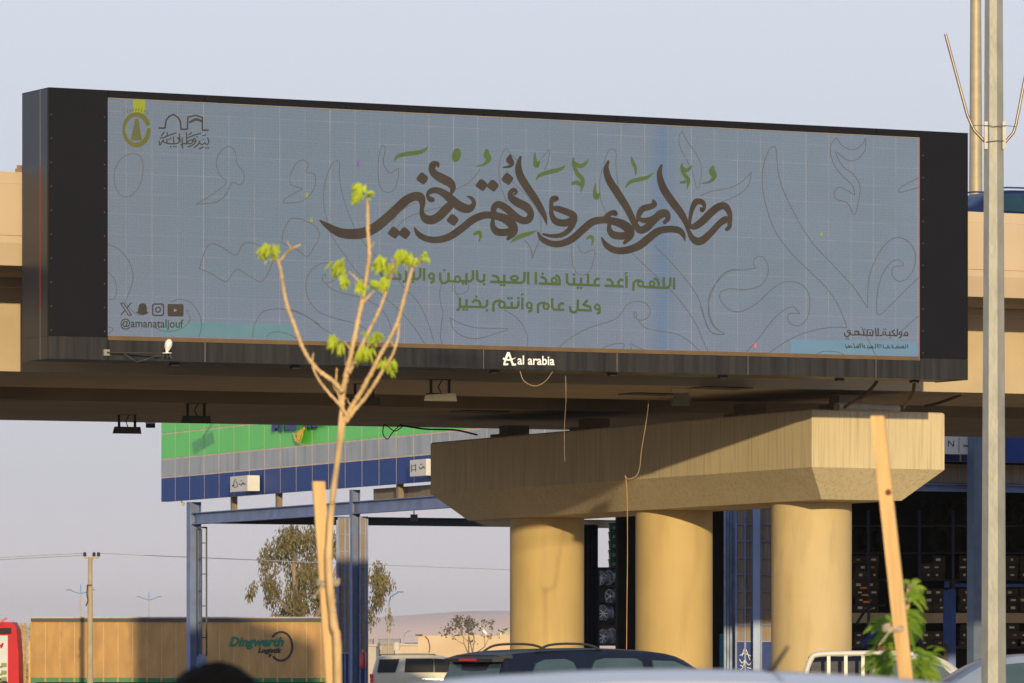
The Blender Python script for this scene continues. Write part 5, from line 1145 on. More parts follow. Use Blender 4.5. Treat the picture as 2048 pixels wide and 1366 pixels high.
# unseen green wall added on the canopy roof to cast the shadow on the trailer
rs = empty('roof_shadow_wall', SP(22.5, .6, 9.95), 'tall plain green wall added on the canopy roof to shade the trailer', 'added shadow wall')
for i in range(17):
    a0 = 11.3 + i * 1.47
    for z0, z1 in ((9.15, 12.4), (12.4, 15.62)):
        mb = MB(); mb.box(SP(a0 + .735, .55, (z0 + z1) / 2), (1.44, .06, z1 - z0 - .03), wl, wr_); mb.part('shadow_wall_panel', green_p, rs)
mb = MB(); mb.box(SP(23.8, .68, 12.4), (25.4, .08, 6.5), wl, wr_); mb.part('shadow_wall_frame', seam_m, rs)

# the shop group is scaled up about the camera eye to clear the bridge, footing a little below the road
EYE_SCALE = 1.12; done_ = set()
for o in [o for o in bpy.data.objects if o not in shop_before]:
    if o.parent is None: o.location = o.location * EYE_SCALE + Vector((0, 0, -.21))
    else: o.location = o.location * EYE_SCALE
    if o.type == 'MESH' and o.data.name not in done_:
        done_.add(o.data.name); o.data.transform(Matrix.Scale(EYE_SCALE, 4))

# floodlight on an arm in front of the green band, its shadow falls on the panels
fp = P(402, 903, 183.0); lamp = fp + Vector((.10, -1.0, .1315)) * 7.0; foot = lamp + wr_ * 2.15 + Vector((0, 0, .75))
e = empty('arm_floodlight', foot, 'floodlight on an arm reaching out from the top of the green fascia', 'floodlight')
mb = MB(); mb.tube([foot, foot - wr_ * 1.4 + Vector((0, 0, .25)), lamp + Vector((0, 0, .2))], .04, 6); mb.part('arm', steel_dk, e)
mb = MB(); mb.box(lamp, (.62, .12, .42), (1, 0, .15), (0, 1, 0), (-.15, 0, 1)); mb.part('lamp_head', steel_dk, e)

# ------------------------------------------------------------------ trucks
D = 268.0
tl0, tl1 = P(62, 0, D), P(700, 0, D); zt_ = 3.97; zb_ = 1.0
trl = empty('curtain_trailer', Vector(((tl0.x + tl1.x) / 2, D + 1.25, 0)), 'long brown curtain-sided trailer with green lettering and a black arrow ring', 'trailer')
curtain = M('curtain_canvas', (.47, .275, .10), .8, var=.15, scale=2.5, stretch=(1, 1, .3), var2=.75, scale2=.55, stretch2=(1, 1, .8), tint=(.28, .18, .09), bump=.2, bscale=2)
for i in range(22):
    x0 = tl0.x + (tl1.x - tl0.x) * i / 22; x1 = tl0.x + (tl1.x - tl0.x) * (i + 1) / 22; mb = MB()
    bul = .03; mb.add([(x0 + .022, D, zb_), (x1 - .022, D, zb_), (x1 - .022, D, zt_ - .22), (x0 + .022, D, zt_ - .22), ((x0 + x1) / 2, D - bul, zb_), ((x0 + x1) / 2, D - bul, zt_ - .22)], [(0, 4, 5, 3), (4, 1, 2, 5)])
    mb.part('curtain_panel', curtain, trl, smooth=True)
mb = MB(); mb.box(((tl0.x + tl1.x) / 2, D + 1.255, (zb_ + zt_) / 2 - .03), (tl1.x - tl0.x - .05, 2.5, zt_ - zb_ - .1)); mb.part('box_body', M('curtain_seam', (.56, .36, .18), .8), trl)
mb = MB(); mb.box(((tl0.x + tl1.x) / 2, D + 1.25, zt_ + .01), (tl1.x - tl0.x + .1, 2.6, .07)); mb.part('roof', M('trailer_roof', (.5, .42, .32), .7), trl)
mb = MB(); mb.box(((tl0.x + tl1.x) / 2, D - .03, zt_ - .12), (tl1.x - tl0.x, .08, .17)); mb.part('top_rail', M('rail_dark', (.05, .05, .05), .6), trl)
mb = MB(); mb.box(((tl0.x + tl1.x) / 2, D - .03, zb_ - .12), (tl1.x - tl0.x, .08, .22)); mb.part('side_board', M('board_green', (.01, .16, .06), .5, var=.1), trl)
for i in range(1, 22):
    x = tl0.x + (tl1.x - tl0.x) * i / 22; mb = MB(); mb.box((x, D - .085, zb_ - .10), (.09, .03, .22)); mb.part('buckle', M('strap_ochre', (.4, .25, .05), .6) if i == 1 else bpy.data.materials['strap_ochre'], trl)
mb = MB(); mb.box(((tl0.x + tl1.x) / 2, D + 1.25, .75), (tl1.x - tl0.x - .4, 1.2, .2)); mb.part('chassis', steel_dk, trl)
for x in (tl1.x - 1.8, tl1.x - 3.1, tl1.x - 4.4, tl0.x + 2.2):
    for dy in (.2, 2.3): mb = MB(); mb.lathe([(.3, -.15), (.5, -.15), (.5, .15), (.3, .15)], (x, D + dy, .5), 16, 'Y'); mb.part('wheel', tyre_m, trl)
pt = lambda x, y, off=0: P(x, y, D - .045 - off)
text_on('Dingwerth', 458, 568, 1292, 1292, 18.5, pt, 0, 'letter', M('lettering_green', (.002, .17, .10), .6), trl, bold=.04, shear=.3)
text_on('Logistik', 516, 564, 1305, 1305, 9.5, pt, .004, 'letter', ink, trl, bold=.05, shear=.25)
t = Ink(0, 0, 1, plane=pt)
t.stroke([(562 + 22.5 * math.cos(R(a)), 1292.5 + 28.5 * math.sin(R(a)), 4.2) for a in range(-140, 146, 12)], caps=False); t.poly([(537, 1308.5), (545, 1308.5), (538, 1316)])
t.fin('ring_arrow', ink, trl)
# headboard lattice and yellow frame between cab and trailer
mb = MB()
for x in (42, 50, 61): mb.bar(P(x, 1246, D + .1), P(x, 1372, D + .1), .12, .12)
for k in range(8): mb.bar(P(43, 1250 + k * 15, D), P(60, 1258 + k * 15, D), .05, .05); mb.bar(P(60, 1258 + k * 15, D), P(43, 1265 + k * 15, D), .05, .05)
mb.part('headboard_lattice', M('lattice_ochre', (.42, .30, .12), .7), trl)
for x in (41, 59): mb = MB(); mb.bar(P(x, 1283, D - .2), P(x, 1372, D - .2), .09, .05); mb.part('yellow_strip', M('strip_yellow', (.7, .35, .02), .5), trl)
# red truck
D = 262.0
rt = empty('red_truck', P(-30, 1393, D), 'red truck cut by the left edge with a white panel and dark visor', 'truck')
x0, x1 = P(-150, 0, D).x, P(36, 0, D).x
zt2 = P(0, 1244, D).z
mb = MB(); prof = [(x0, .5), (x1 + .05, .5), (x1 + .02, 2.2), (x1 - .08, zt2 - .35), (x1 - .25, zt2), (x0, zt2)]; k = len(prof)
mb.add([(x, D, z) for x, z in prof] + [(x, D + 2.4, z) for x, z in prof], [tuple(range(k)), tuple(range(k, 2 * k))[::-1]] + [(i, (i + 1) % k, k + (i + 1) % k, k + i) for i in range(k)]); mb.part('cab', M('truck_red', (.52, .006, .02), .5, var=.08, spec=.2), rt)
mb = MB(); mb.bar(P(-20, 1262, D - .15), P(22, 1261, D - .15), .2, .26); mb.part('visor', black_m, rt)
mb = MB(); mb.bar(P(-12, 1252, D - .2), P(14, 1236, D - .2), .15, .10); mb.part('roof_spoiler', M('spoiler_red', (.5, .02, .03), .4), rt)
mb = MB(); a = P(-100, 1271, D - .03); b = P(15.5, 1372, D - .03); mb.box(((a.x + b.x) / 2, D - .03, (a.z + b.z) / 2), (b.x - a.x, .03, a.z - b.z)); mb.part('white_panel', M('panel_white', (.55, .58, .60), .5, var=.05), rt)
mb = MB()
for y in (1330, 1345, 1358): mb.box(P(8, y, D - .06), (.26, .02, .2)); mb.box(P(0, y + 4, D - .06), (.22, .02, .1))
mb.part('print', M('print_olive', (.22, .26, .09), .6), rt)
mb = MB(); mb.tube([tuple(P(x, y, D - .06)) for x, y in ((-4, 1288), (2, 1292), (6, 1286), (2, 1296))], .05, 5); mb.part('print', bpy.data.materials['truck_red'], rt)
for x in (x0 + .8, x1 - .9): mb = MB(); mb.lathe([(.3, -.15), (.5, -.15), (.5, .15), (.3, .15)], (x, D + .1, .5), 16, 'Y'); mb.part('wheel', tyre_m, rt)

# ------------------------------------------------------------------ trees beyond
def foliage(blobs, n, size, droop=1.0, seed=1, aspect=.25):
    rnd = random.Random(seed); mb = MB()
    tot = sum(b[3] ** 1.5 for b in blobs)
    for bl_ in blobs:
        c = Vector(bl_[:3]); r = bl_[3]; st_ = bl_[4] if len(bl_) > 4 else 1.0
        for _ in range(int(n * r ** 1.5 / tot)):
            u = Vector((rnd.gauss(0, 1), rnd.gauss(0, 1), rnd.gauss(0, 1))).normalized() * r * (rnd.random() ** .45)
            p = c + Vector((u.x, u.y, u.z * st_))
            d = Vector((rnd.gauss(0, .5), rnd.gauss(0, .5), -droop + rnd.gauss(0, .5))).normalized(); s_ = size * rnd.uniform(.6, 1.4)
            w = d.cross(Vector((rnd.gauss(0, 1), rnd.gauss(0, 1), rnd.gauss(0, 1)))).normalized() * s_ * aspect
            mb.add([p - w * .3, p + d * s_ * .5 - w, p + d * s_, p + d * s_ * .5 + w], [(0, 1, 2, 3)])
    return mb
D = 300.0
b0 = P(630, 0, D); b0.z = 0
e = empty('eucalyptus_tree', b0, 'tall drooping olive tree behind the trailer and blue columns', 'tree')
mb = MB()
tp = lambda x, y, dz=0: P(x, y, D + dz)
for pts, r0, r1 in (([(625, 1372), (622, 1300), (612, 1262), (600, 1220), (590, 1170), (588, 1120), (592, 1080)], .34, .06), ([(617, 1285), (630, 1240), (650, 1200), (668, 1150), (680, 1110)], .22, .05), ([(612, 1262), (585, 1235), (560, 1200), (545, 1160)], .16, .04), ([(640, 1220), (690, 1190), (730, 1160), (755, 1150)], .15, .04), ([(600, 1262), (592, 1225), (586, 1205)], .13, .08)):
    q = [tuple(tp(x, y, random.uniform(-1.2, 1.2))) for x, y in pts]; q[0] = tuple(tp(*pts[0])); q = catmull(q, n=3)
    mb.tube(q, [r0 + (r1 - r0) * i / (len(q) - 1) for i in range(len(q))], 8)
mb.part('trunk', bark2, e, smooth=True)
rn = random.Random(3); blobs = []
for x, y, r, st_ in ((580, 1075, 1.0, 1.0), (610, 1062, 1.0, .8), (640, 1080, 1.0, 1), (560, 1120, .9, 1.3), (600, 1110, 1.2, 1.1), (650, 1120, 1.2, 1), (690, 1110, 1.0, 1.2), (548, 1170, .9, 1.4), (585, 1165, 1.1, 1.2), (625, 1165, 1.2, 1.1), (670, 1165, 1.2, 1.1), (715, 1150, 1.0, 1.2), (740, 1160, .9, 1.3), (765, 1180, .65, 1.4), (552, 1215, .8, 1.5), (590, 1215, 1.0, 1.2), (640, 1215, 1.1, 1.2), (690, 1205, 1.1, 1.3), (742, 1205, .8, 1.8), (568, 1245, .6, 1.3), (610, 1250, .8, 1), (660, 1250, .9, 1), (712, 1235, .8, 1.6), (530, 1185, .5, 1.2), (742, 1240, .45, 2.2), (770, 1172, .4, 1.2)):
    p = tp(x, y, rn.uniform(-1.5, 1.5))
    for _ in range(3):
        q = p + Vector((rn.gauss(0, .4), rn.gauss(0, .9), rn.gauss(0, .4))); blobs.append((q.x, q.y, q.z, r * .52, st_ * 1.5))
foliage(blobs, 14000, .25, 1.4, 5, .14).part('crown', leaf_e, e, recalc=False)
D = 235.0
b0 = P(945, 0, D); b0.z = 0
e = empty('sparse_tree', b0, 'thin half-bare tree above the beige wall left of the first column', 'tree')
mb = MB(); rn = random.Random(11); ends = []
def twig(p, d, L_, r, k):
    q = p + d * L_; mb.tube([p, (p + q) / 2 + Vector((rn.gauss(0, .04), 0, rn.gauss(0, .04))), q], [r, r * .8, r * .6], 5); ends.append(q)
    if k > 0:
        for _ in range(2 + (rn.random() < .4)): twig(q, (d + Vector((rn.gauss(0, .5), rn.gauss(0, .5), rn.gauss(0.05, .35)))).normalized(), L_ * .72, r * .6, k - 1)
mb.tube([b0, b0 + Vector((.0, 0, 2.0))], [.09, .07], 6)
for d in ((-.5, 0, .9), (.1, .1, 1), (.6, 0, .6), (-.15, -.1, 1)): twig(b0 + Vector((0, 0, 1.9)), Vector(d).normalized(), .75, .035, 3)
mb.part('trunk', bark2, e)
foliage([(q.x, q.y, q.z, .15) for q in ends if q.z > 2.6], 650, .10, .3, 9, .4).part('crown', leaf_b, e, recalc=False)

# ------------------------------------------------------------------ beige wall, far town, poles
D = 262.0
bw = M('sand_render', (.66, .50, .33), .85, var=.04, scale=.5)
e = empty('beige_building', P(930, 1370, D), 'low beige flat-roofed building left of the first column', 'building')
def slab(x0, x1, y0, D0, dep, mat, name, par, **kw):
    a, b = P(x0, y0, D0), P(x1, y0, D0); mb = MB(); mb.box(((a.x + b.x) / 2, D0 + dep / 2, a.z / 2), (b.x - a.x, dep, a.z)); return mb.part(name, mat, par, **kw)
slab(836, 938, 1271, D, 8, bw, 'wall', e); slab(938.5, 1060, 1270, D - .6, 8, bw, 'wall', e)
mb = MB(); a = P(834, 1270, D - .1); mb.box((a.x + .1, D, a.z), (.35, .3, .06)); mb.part('roof_edge', steel_dk, e)
mb = MB(); mb.tube([tuple(P(x, y, D - .1)) for x, y in ((850, 1272), (857, 1280), (860, 1295), (858, 1305))], .02, 5); mb.part('cable', steel_dk, e)
for x, y, w, h, lab in ((940, 1264, 9, 11, 'small white tank on the roof of the beige building'), (1000, 1264, 12, 12, 'white rooftop unit beside the first column')):
    a = P(x, y, D + 2); mb = MB(); mb.lathe([(w / 2 / F * D, -.16), (w / 2 / F * D, .05), (w / 3 / F * D, .16)], a, 12); mb.thing('roof_tank', M('tank_white', (.6, .58, .54), .6), lab, 'tank')
a = P(965, 1262, D + 1); mb = MB(); mb.bar(P(960, 1253, D + 1), P(973, 1268, D + 1), .18, .12); mb.thing('roof_pipe', white_m, 'slanted white pipe on the roof of the beige building', 'pipe')
D = 520
for i, (x0, x1, y0, D0, colr, lab) in enumerate(((736, 752, 1293, 420, (.5, .45, .38), 'tiny pale house beside the mesh gate'), (750, 788, 1290, 430, (.40, .33, .26), 'low brown house with a pale square window'), (785, 802, 1291, 460, (.6, .55, .48), 'small pale house left of the thin street lamp'), (800, 836, 1292, 440, (.62, .50, .36), 'sand coloured house beside the beige building'), (812, 842, 1288, 700, (.08, .16, .30), 'far blue-roofed shed beyond the beige building'), (700, 745, 1280, 900, (.35, .3, .3), 'far grey block on the skyline'), (756, 800, 1279, 1100, (.3, .3, .36), 'hazy low block under the hills'), (1000, 1025, 1262, 900, (.5, .45, .4), 'hazy block between beige building and first column'))):
    a, b = P(x0, y0, D0), P(x1, y0, D0); mb = MB(); mb.box(((a.x + b.x) / 2, D0 + 4, a.z / 2), (b.x - a.x, 8, a.z)); mb.box(((a.x + b.x) / 2, D0 + 4, a.z + .1), (b.x - a.x + .2, 8.2, .15)); 
    ho = mb.thing('far_house', M('far_wall_%s' % 'abcdefgh'[i], colr, .9, var=.05), lab, 'house', group='far houses')
    if i == 1:
        mb = MB(); c = P(759, 1296.5, D0 - .05); mb.box(c, (.30, .05, .28)); w_ = mb.part('window', M('pale_window', (.6, .52, .42), .7), None); w_.data.transform(Matrix.Translation(-ho.location)); w_.parent = ho
a = P(793, 1293, 400); mb = MB(); mb.lathe([(.26, -.3), (.28, .1), (.2, .3)], a, 14); mb.box(a - Vector((0, 0, 1.6)), (.2, .2, 2.6)); mb.thing('water_tank', M('water_tank_white', (.62, .56, .5), .7), 'small white water tank near the thin street lamp', 'tank')

# power pole with its line
D = 250.0; b0 = P(180, 0, D); b0.z = 0
pp = empty('power_pole', b0, 'wooden power pole with three insulators above the trailer', 'power pole')
pm = M('pole_wood', (.42, .33, .2), .8, var=.1)
mb = MB(); mb.tube([b0, P(180.5, 1114, D)], [.16, .10], 10); mb.part('pole', pm, pp, smooth=True, angle=50)
mb = MB(); mb.bar(P(169, 1115.5, D), P(198, 1115.5, D), .09, .07); mb.bar(P(186, 1117, D), P(182, 1126, D), .05, .05); mb.part('crossarm', pm, pp)
for x in (169.5, 188, 197):
    mb = MB(); c = P(x, 1113, D); mb.lathe([(.05, 0), (.09, .03), (.06, .08), (.09, .11), (.05, .2)], c, 10); mb.part('insulator', steel_dk, pp)
mb = MB(); mb.tube(catmull([tuple(P(x, y, D - .2)) for x, y in ((175, 1170), (174, 1190), (176, 1200), (172, 1212))], n=4), .03, 5); mb.bar(P(174, 1170, D - .2), P(184, 1170, D - .2), .05, .05); mb.part('cable', steel_dk, pp)
line_m = M('power_line', (.35, .33, .33), .6)
pts = [(x, 1115 - 8.5 * x / 165) for x in range(-60, 171, 15)]
mb = MB(); mb.tube([P(x, y, D) for x, y in pts], .017, 5); mb.tube([P(x, y + 4.5, D + .6) for x, y in pts], .012, 5)
mb.thing('power_line', line_m, 'power line running left from the wooden pole', 'cable', loc=b0)
pts = [(197 + t_ * 1200, 1106.5 + 46 * t_ - 12 * t_ * (1 - t_) * -.6) for t_ in [k / 24 for k in range(25)]]
mb = MB(); mb.tube([P(x, y, D) for x, y in pts], .017, 5); mb.thing('power_line', line_m, 'power line running right from the wooden pole behind the canopy', 'cable', loc=b0)
# far lamps
def far_lamp(x, ytop, D, label, h=.9, blue=True):
    b0 = P(x, 0, D); b0.z = 0; tz = P(0, ytop, D).z
    e = empty('street_lamp', b0, label, 'street lamp', 'far street lamps')
    mb = MB(); mb.tube([b0, Vector((b0.x, b0.y, tz - 1.0))], [.12, .07], 8); mb.part('pole', M('far_pole', (.45, .4, .36), .7) if 'far_pole' not in bpy.data.materials else bpy.data.materials['far_pole'], e)
    bm_ = bpy.data.materials.get('far_lamp_blue') or M('far_lamp_blue', (.08, .22, .55), .6)
    if blue:
        mb = MB(); mb.bar((b0.x, b0.y, tz - 1.0), (b0.x, b0.y, tz), .10, .10); mb.part('finial', bm_, e)
        for sg in (-1, 1): mb = MB(); mb.tube([(b0.x, b0.y, tz - 1.05), (b0.x + sg * .6, b0.y, tz - .9), (b0.x + sg * 1.1, b0.y, tz - .7)], .05, 6); mb.part('arm', bm_, e); mb = MB(); mb.box((b0.x + sg * 1.35, b0.y, tz - .62), (.55, .2, .08)); mb.part('lamp_head', steel_dk, e)
    else:
        mb = MB(); mb.tube([(b0.x, b0.y, tz - 1.0), (b0.x + .1, b0.y, tz - .4), (b0.x + .7, b0.y, tz - .05)], .05, 6); mb.part('arm', bm_, e); mb = MB(); mb.box((b0.x + .9, b0.y, tz), (.5, .2, .07)); mb.part('lamp_head', steel_dk, e)
far_lamp(161.5, 1169, 620, 'hazy blue double street lamp just left of the power pole')
far_lamp(298, 1184, 700, 'hazy blue double street lamp between power pole and canopy')
far_lamp(777.5, 1184, 420, 'thin pale street lamp right of the eucalyptus', blue=False)
far_lamp(808, 1262, 900, 'tiny street lamp under the hills', blue=False)

# ------------------------------------------------------------------ stakes and young trees
def stake(x_top, y_top, x_bot, D, w, label, twist, xt2=None):
    top = P(x_top, y_top, D); bx_ = P(x_bot, 1366, D)
    d = (bx_ - top); k = (top.z - 0.0) / (top.z - bx_.z); base = top + d * k; base.z = 0
    e = empty('wooden_stake', base, label, 'stake', 'wooden stakes holding young trees')
    mb = MB(); n = 9; vs_ = []; rn = random.Random(int(x_top)); ang = R(twist)
    for i in range(n):
        p = base + (top - base) * i / (n - 1); hw = w / 2 * (1 + .04 * rn.uniform(-1, 1))
        for sx, sy in ((-1, -1), (-.86, -1.05), (.86, -1.05), (1, -1), (1.02, .9), (-1.02, .9)):
            q = Vector((sx * hw, sy * w * .30, 0)); q = Vector((q.x * math.cos(ang) - q.y * math.sin(ang), q.x * math.sin(ang) + q.y * math.cos(ang), 0)); vs_.append(p + q)
    m = 6; fs = [(i * m + k_, i * m + (k_ + 1) % m, (i + 1) * m + (k_ + 1) % m, (i + 1) * m + k_) for i in range(n - 1) for k_ in range(m)] + [tuple(range(m))[::-1], tuple(range((n - 1) * m, n * m))]
    mb.add(vs_, fs); mb.part('timber', wood, e)
    return e, base, top
e1, b1, t1 = stake(637, 963, 664, 22.0, .050, 'pale wooden stake tied to the leafless sapling, left of centre', 8)
e2, b2, t2 = stake(1755, 832, 1813, 20.5, .054, 'tall leaning wooden stake in front of the right column', -10)
twm = M('twine', (.55, .45, .33), .8)
def tie(parent, cx, cy, D, w, n=3, seed=1):
    rn = random.Random(seed); mb = MB()
    for k in range(n):
        z = P(cx, cy + k * 3 - 3, D); pts = []
        for a in range(0, 361, 30): pts.append(z + Vector((math.cos(R(a)) * w * .62, math.sin(R(a)) * w * .5, rn.uniform(-.004, .004) + .006 * math.sin(R(a)))))
        mb.tube(pts, .0032, 5)
    c = P(cx, cy, D) - Vector((0, w * .5, 0)); mb.tube([c, c + Vector((-.03, -.01, -.03)), c + Vector((-.06, 0, -.07))], .0028, 5)
    mb.part('twine', twm, parent)
tie(e1, 656, 1163, 22.0, .075, 4, 2); tie(e2, 1788, 1254, 20.5, .07, 4, 3)
mb = MB(); mb.disc = None; mb.lathe([(.012, 0), (.011, .004), (.003, .006)], P(1776, 985, 20.5) - Vector((0, .021, 0)), 10, 'Y'); mb.part('knot', M('wood_knot', (.15, .05, .02), .8), e2)

D = 21.9
def SPt(x, y, dz=0): return tuple(P(500 + x / 2.679, 350 + y / 2.679, D + dz))
sap = empty('sapling', (P(668, 0, D).x, D, 0), 'leafless young sapling with a few drooping yellow-green leaf tufts', 'sapling')
def limb(pts, r0, r1, seed=0):
    rn = random.Random(seed); q = [SPt(x, y, rn.uniform(-.03, .03)) for x, y in pts]; q = catmull(q, n=4)
    q2 = []
    for i in range(len(q) - 1):
        for k in range(3): q2.append(Vector(q[i]).lerp(Vector(q[i + 1]), k / 3) + Vector((rn.gauss(0, .0005), 0, rn.gauss(0, .0005))))
    q2.append(Vector(q[-1])); L_ = len(q2) - 1
    mb = MB(); mb.tube(q2, [(r0 + (r1 - r0) * i / L_) * (rn.uniform(.9, 1.08) if i % 7 else 1.3) for i in range(L_ + 1)], 8)
    for i in range(5, L_ - 2, 9):      # dry twig stubs and buds
        if rn.random() < .22: sg = rn.choice((-1, 1)); mb.tube([q2[i], q2[i] + Vector((sg * .014, 0, .016)), q2[i] + Vector((sg * .02, 0, .034))], [.003, .0022, .001], 5)
    return mb
tr = [tuple((P(662, 1366, D) + (P(662, 1366, D) - P(650, 1160, D)) * 0))]
base = Vector((P(672, 0, D).x, D, 0))
q = catmull([tuple(base), tuple(P(676, 1366, D)), tuple(P(668, 1250, D)), tuple(P(658, 1150, D)), tuple(P(660, 1060, D)), tuple(P(667, 980, D)), tuple(P(678, 900, D)), tuple(P(686, 850, D)), tuple(P(694, 828, D))], n=4)
mb = MB(); mb.tube(q, [(.0175 + (.0095 - .0175) * i / (len(q) - 1)) * (1.16 if i % 6 == 2 else random.uniform(.95, 1.04)) for i in range(len(q))], 10); mb.part('trunk', bark, sap, smooth=True)
q = catmull([tuple(P(664, 1010, D - .02)), tuple(P(676, 900, D)), tuple(P(681, 840, D)), tuple(P(684, 815, D))], n=4)
mb = MB(); mb.tube(q, [.0085] * len(q), 8); mb.part('trunk', bark, sap, smooth=True)
limbs = [
    ([(490, 1245), (500, 1150), (520, 1050), (545, 940), (575, 800), (600, 680), (625, 540), (640, 420), (632, 300), (630, 200), (628, 130)], .0115, .006),
    ([(495, 1160), (440, 1100), (370, 1050), (320, 990), (280, 920), (240, 810), (200, 700), (180, 610), (165, 510), (150, 455)], .0095, .0055),
    ([(160, 460), (190, 425), (230, 392), (272, 373)], .005, .003), ([(150, 455), (125, 458), (105, 452)], .004, .002),
    ([(520, 1290), (480, 1230), (420, 1165), (370, 1100), (340, 1040), (335, 990), (340, 955)], .0065, .003),
    ([(490, 1240), (475, 1180), (462, 1110), (465, 1035)], .0055, .003),
    ([(520, 1300), (540, 1250), (590, 1170), (650, 1060), (700, 960), (740, 890), (790, 790), (820, 680), (850, 570), (875, 485), (890, 450)], .0105, .005),
    ([(515, 1320), (560, 1260), (620, 1190), (680, 1100), (720, 1030), (760, 970), (785, 900), (795, 850), (800, 780)], .009, .004),
    ([(530, 1060), (560, 1000), (600, 910), (640, 830), (690, 730), (720, 650), (745, 580), (765, 500), (770, 470)], .0085, .0045),
    ([(590, 580), (560, 545), (530, 520)], .004, .002), ([(610, 680), (640, 645), (665, 620)], .005, .0025), ([(555, 960), (530, 920), (500, 890)], .004, .002), ([(770, 480), (800, 490)], .004, .003), ([(880, 490), (910, 485)], .004, .002), ([(560, 1010), (600, 960), (640, 905)], .004, .002)]
for k, (pts, r0, r1) in enumerate(limbs): limb(pts, r0, r1, k).part('branch', bark, sap, smooth=True)
def tuft(x, y, ex, ey, n, seed, s_=1.0):
    """drooping narrow leaflets around (x, y), reaching towards (ex, ey)"""
    rn = random.Random(seed); mb = MB()
    for i in range(n):
        fx = x + (ex - x) * rn.uniform(0, .55) + rn.gauss(0, 9); fy = y + (ey - y) * rn.uniform(0, .4) + rn.gauss(0, 9)
        a = Vector(SPt(fx, fy, rn.uniform(-.05, .05)))
        dx = (ex - x) * .35 + rn.gauss(0, 14); dy = abs(rn.gauss(62, 17)) * s_
        b = Vector(SPt(fx + dx, fy + dy, 0)) ; b.y = a.y + rn.uniform(-.03, .03); L_ = b - a
        w = L_.cross(Vector((rn.gauss(0, .5), 1, rn.gauss(0, .3)))).normalized() * rn.uniform(.0048, .0072); nrm = Vector((0, -1, 0)) * .004
        m1 = a + L_ * .35; m2 = a + L_ * .75
        mb.add([a, m1 - w, m1 + nrm, m1 + w, m2 - w * .8, m2 + nrm, m2 + w * .8, b], [(0, 1, 2), (0, 2, 3), (1, 4, 5, 2), (2, 5, 6, 3), (4, 7, 5), (5, 7, 6)])
    mb.part('leaf_tuft', leaf_y, sap, recalc=False)
for k, a in enumerate([(600, 45, 560, 110, 20), (632, 85, 640, 120, 5), (585, 80, 545, 120, 9), (100, 370, 60, 430, 18), (135, 375, 140, 410, 12), (500, 455, 440, 530, 20), (510, 530, 495, 590, 9), (600, 565, 575, 620, 13), (640, 570, 680, 610, 6), (710, 430, 690, 500, 17), (740, 470, 740, 520, 8), (735, 545, 700, 610, 20), (820, 400, 800, 450, 18), (850, 420, 860, 470, 10), (935, 425, 925, 440, 5), (890, 455, 895, 465, 4), (460, 860, 430, 910, 16), (490, 890, 487, 950, 9), (665, 840, 680, 890, 14), (600, 920, 590, 990, 16), (630, 925, 640, 960, 9), (715, 985, 725, 1020, 8), (755, 995, 775, 1030, 9), (615, 840, 612, 860, 3)]):
    tuft(*a[:4], int(a[4] * 2.3), 100 + k, .85 if a[4] > 6 else .4)

# feathery young tree at the right
D = 21.0
yt = empty('young_feathery_tree', (P(1815, 0, D).x, D, 0), 'young tree with bright feathery leaves around the leaning stake', 'tree')
mb = MB(); mb.tube(catmull([(P(1815, 0, D).x, D, 0), tuple(P(1812, 1366, D)), tuple(P(1806, 1280, D)), tuple(P(1812, 1220, D)), tuple(P(1822, 1165, D))], n=4), .012, 8); mb.part('trunk', bark, yt, smooth=True)
rn = random.Random(21)
def frond(x, y, dx, dy, L_, n=17):
    a = P(x, y, D + rn.uniform(-.12, .12)); d = Vector((dx, rn.gauss(0, .35), -dy)).normalized(); mb = MB(); pts = []
    for i in range(n + 1):
        t_ = i / n; p = a + d * L_ * t_ + Vector((0, 0, -.55 * L_ * t_ * t_)); pts.append(p)
    mb.tube(pts, .0018, 4)
    sdv = d.cross(Vector((rn.gauss(0, .4), -1, rn.gauss(0, .4)))).normalized()
    for i in range(1, n + 1):
        for sg in (-1, 1):
            l_ = .0085 * math.sin(math.pi * (.12 + .84 * i / n)) + .003; p = pts[i]; dirr = (sdv * sg + d * .45 + Vector((0, 0, -.25))).normalized()
            w = d * .0017; mb.add([p, p + dirr * l_ * .5 - w, p + dirr * l_, p + dirr * l_ * .5 + w], [(0, 1, 2, 3)])
    mb.part('frond', leaf_g, yt, recalc=False)
for _ in range(60): # leader
    t_ = rn.random(); frond(1824 + rn.gauss(0, 4) - 10 * t_, 1162 + t_ * 105, rn.gauss(.25 + .25 * t_, .8), rn.gauss(-.3, .6), rn.uniform(.03, .055) + .025 * t_)
for _ in range(85): frond(1775 + rn.gauss(0, 10), 1300 + rn.uniform(-2, 60), rn.gauss(-.8, .5), rn.gauss(.1, .6), rn.uniform(.05, .09))
for _ in range(105): frond(1838 + rn.gauss(0, 13), 1308 + rn.uniform(-12, 60), rn.gauss(.8, .5), rn.gauss(.15, .6), rn.uniform(.05, .09))
for _ in range(20): frond(1776 + rn.gauss(0, 8), 1250 + rn.uniform(-10, 12), rn.gauss(-.6, .4), rn.gauss(-.2, .5), rn.uniform(.05, .08))

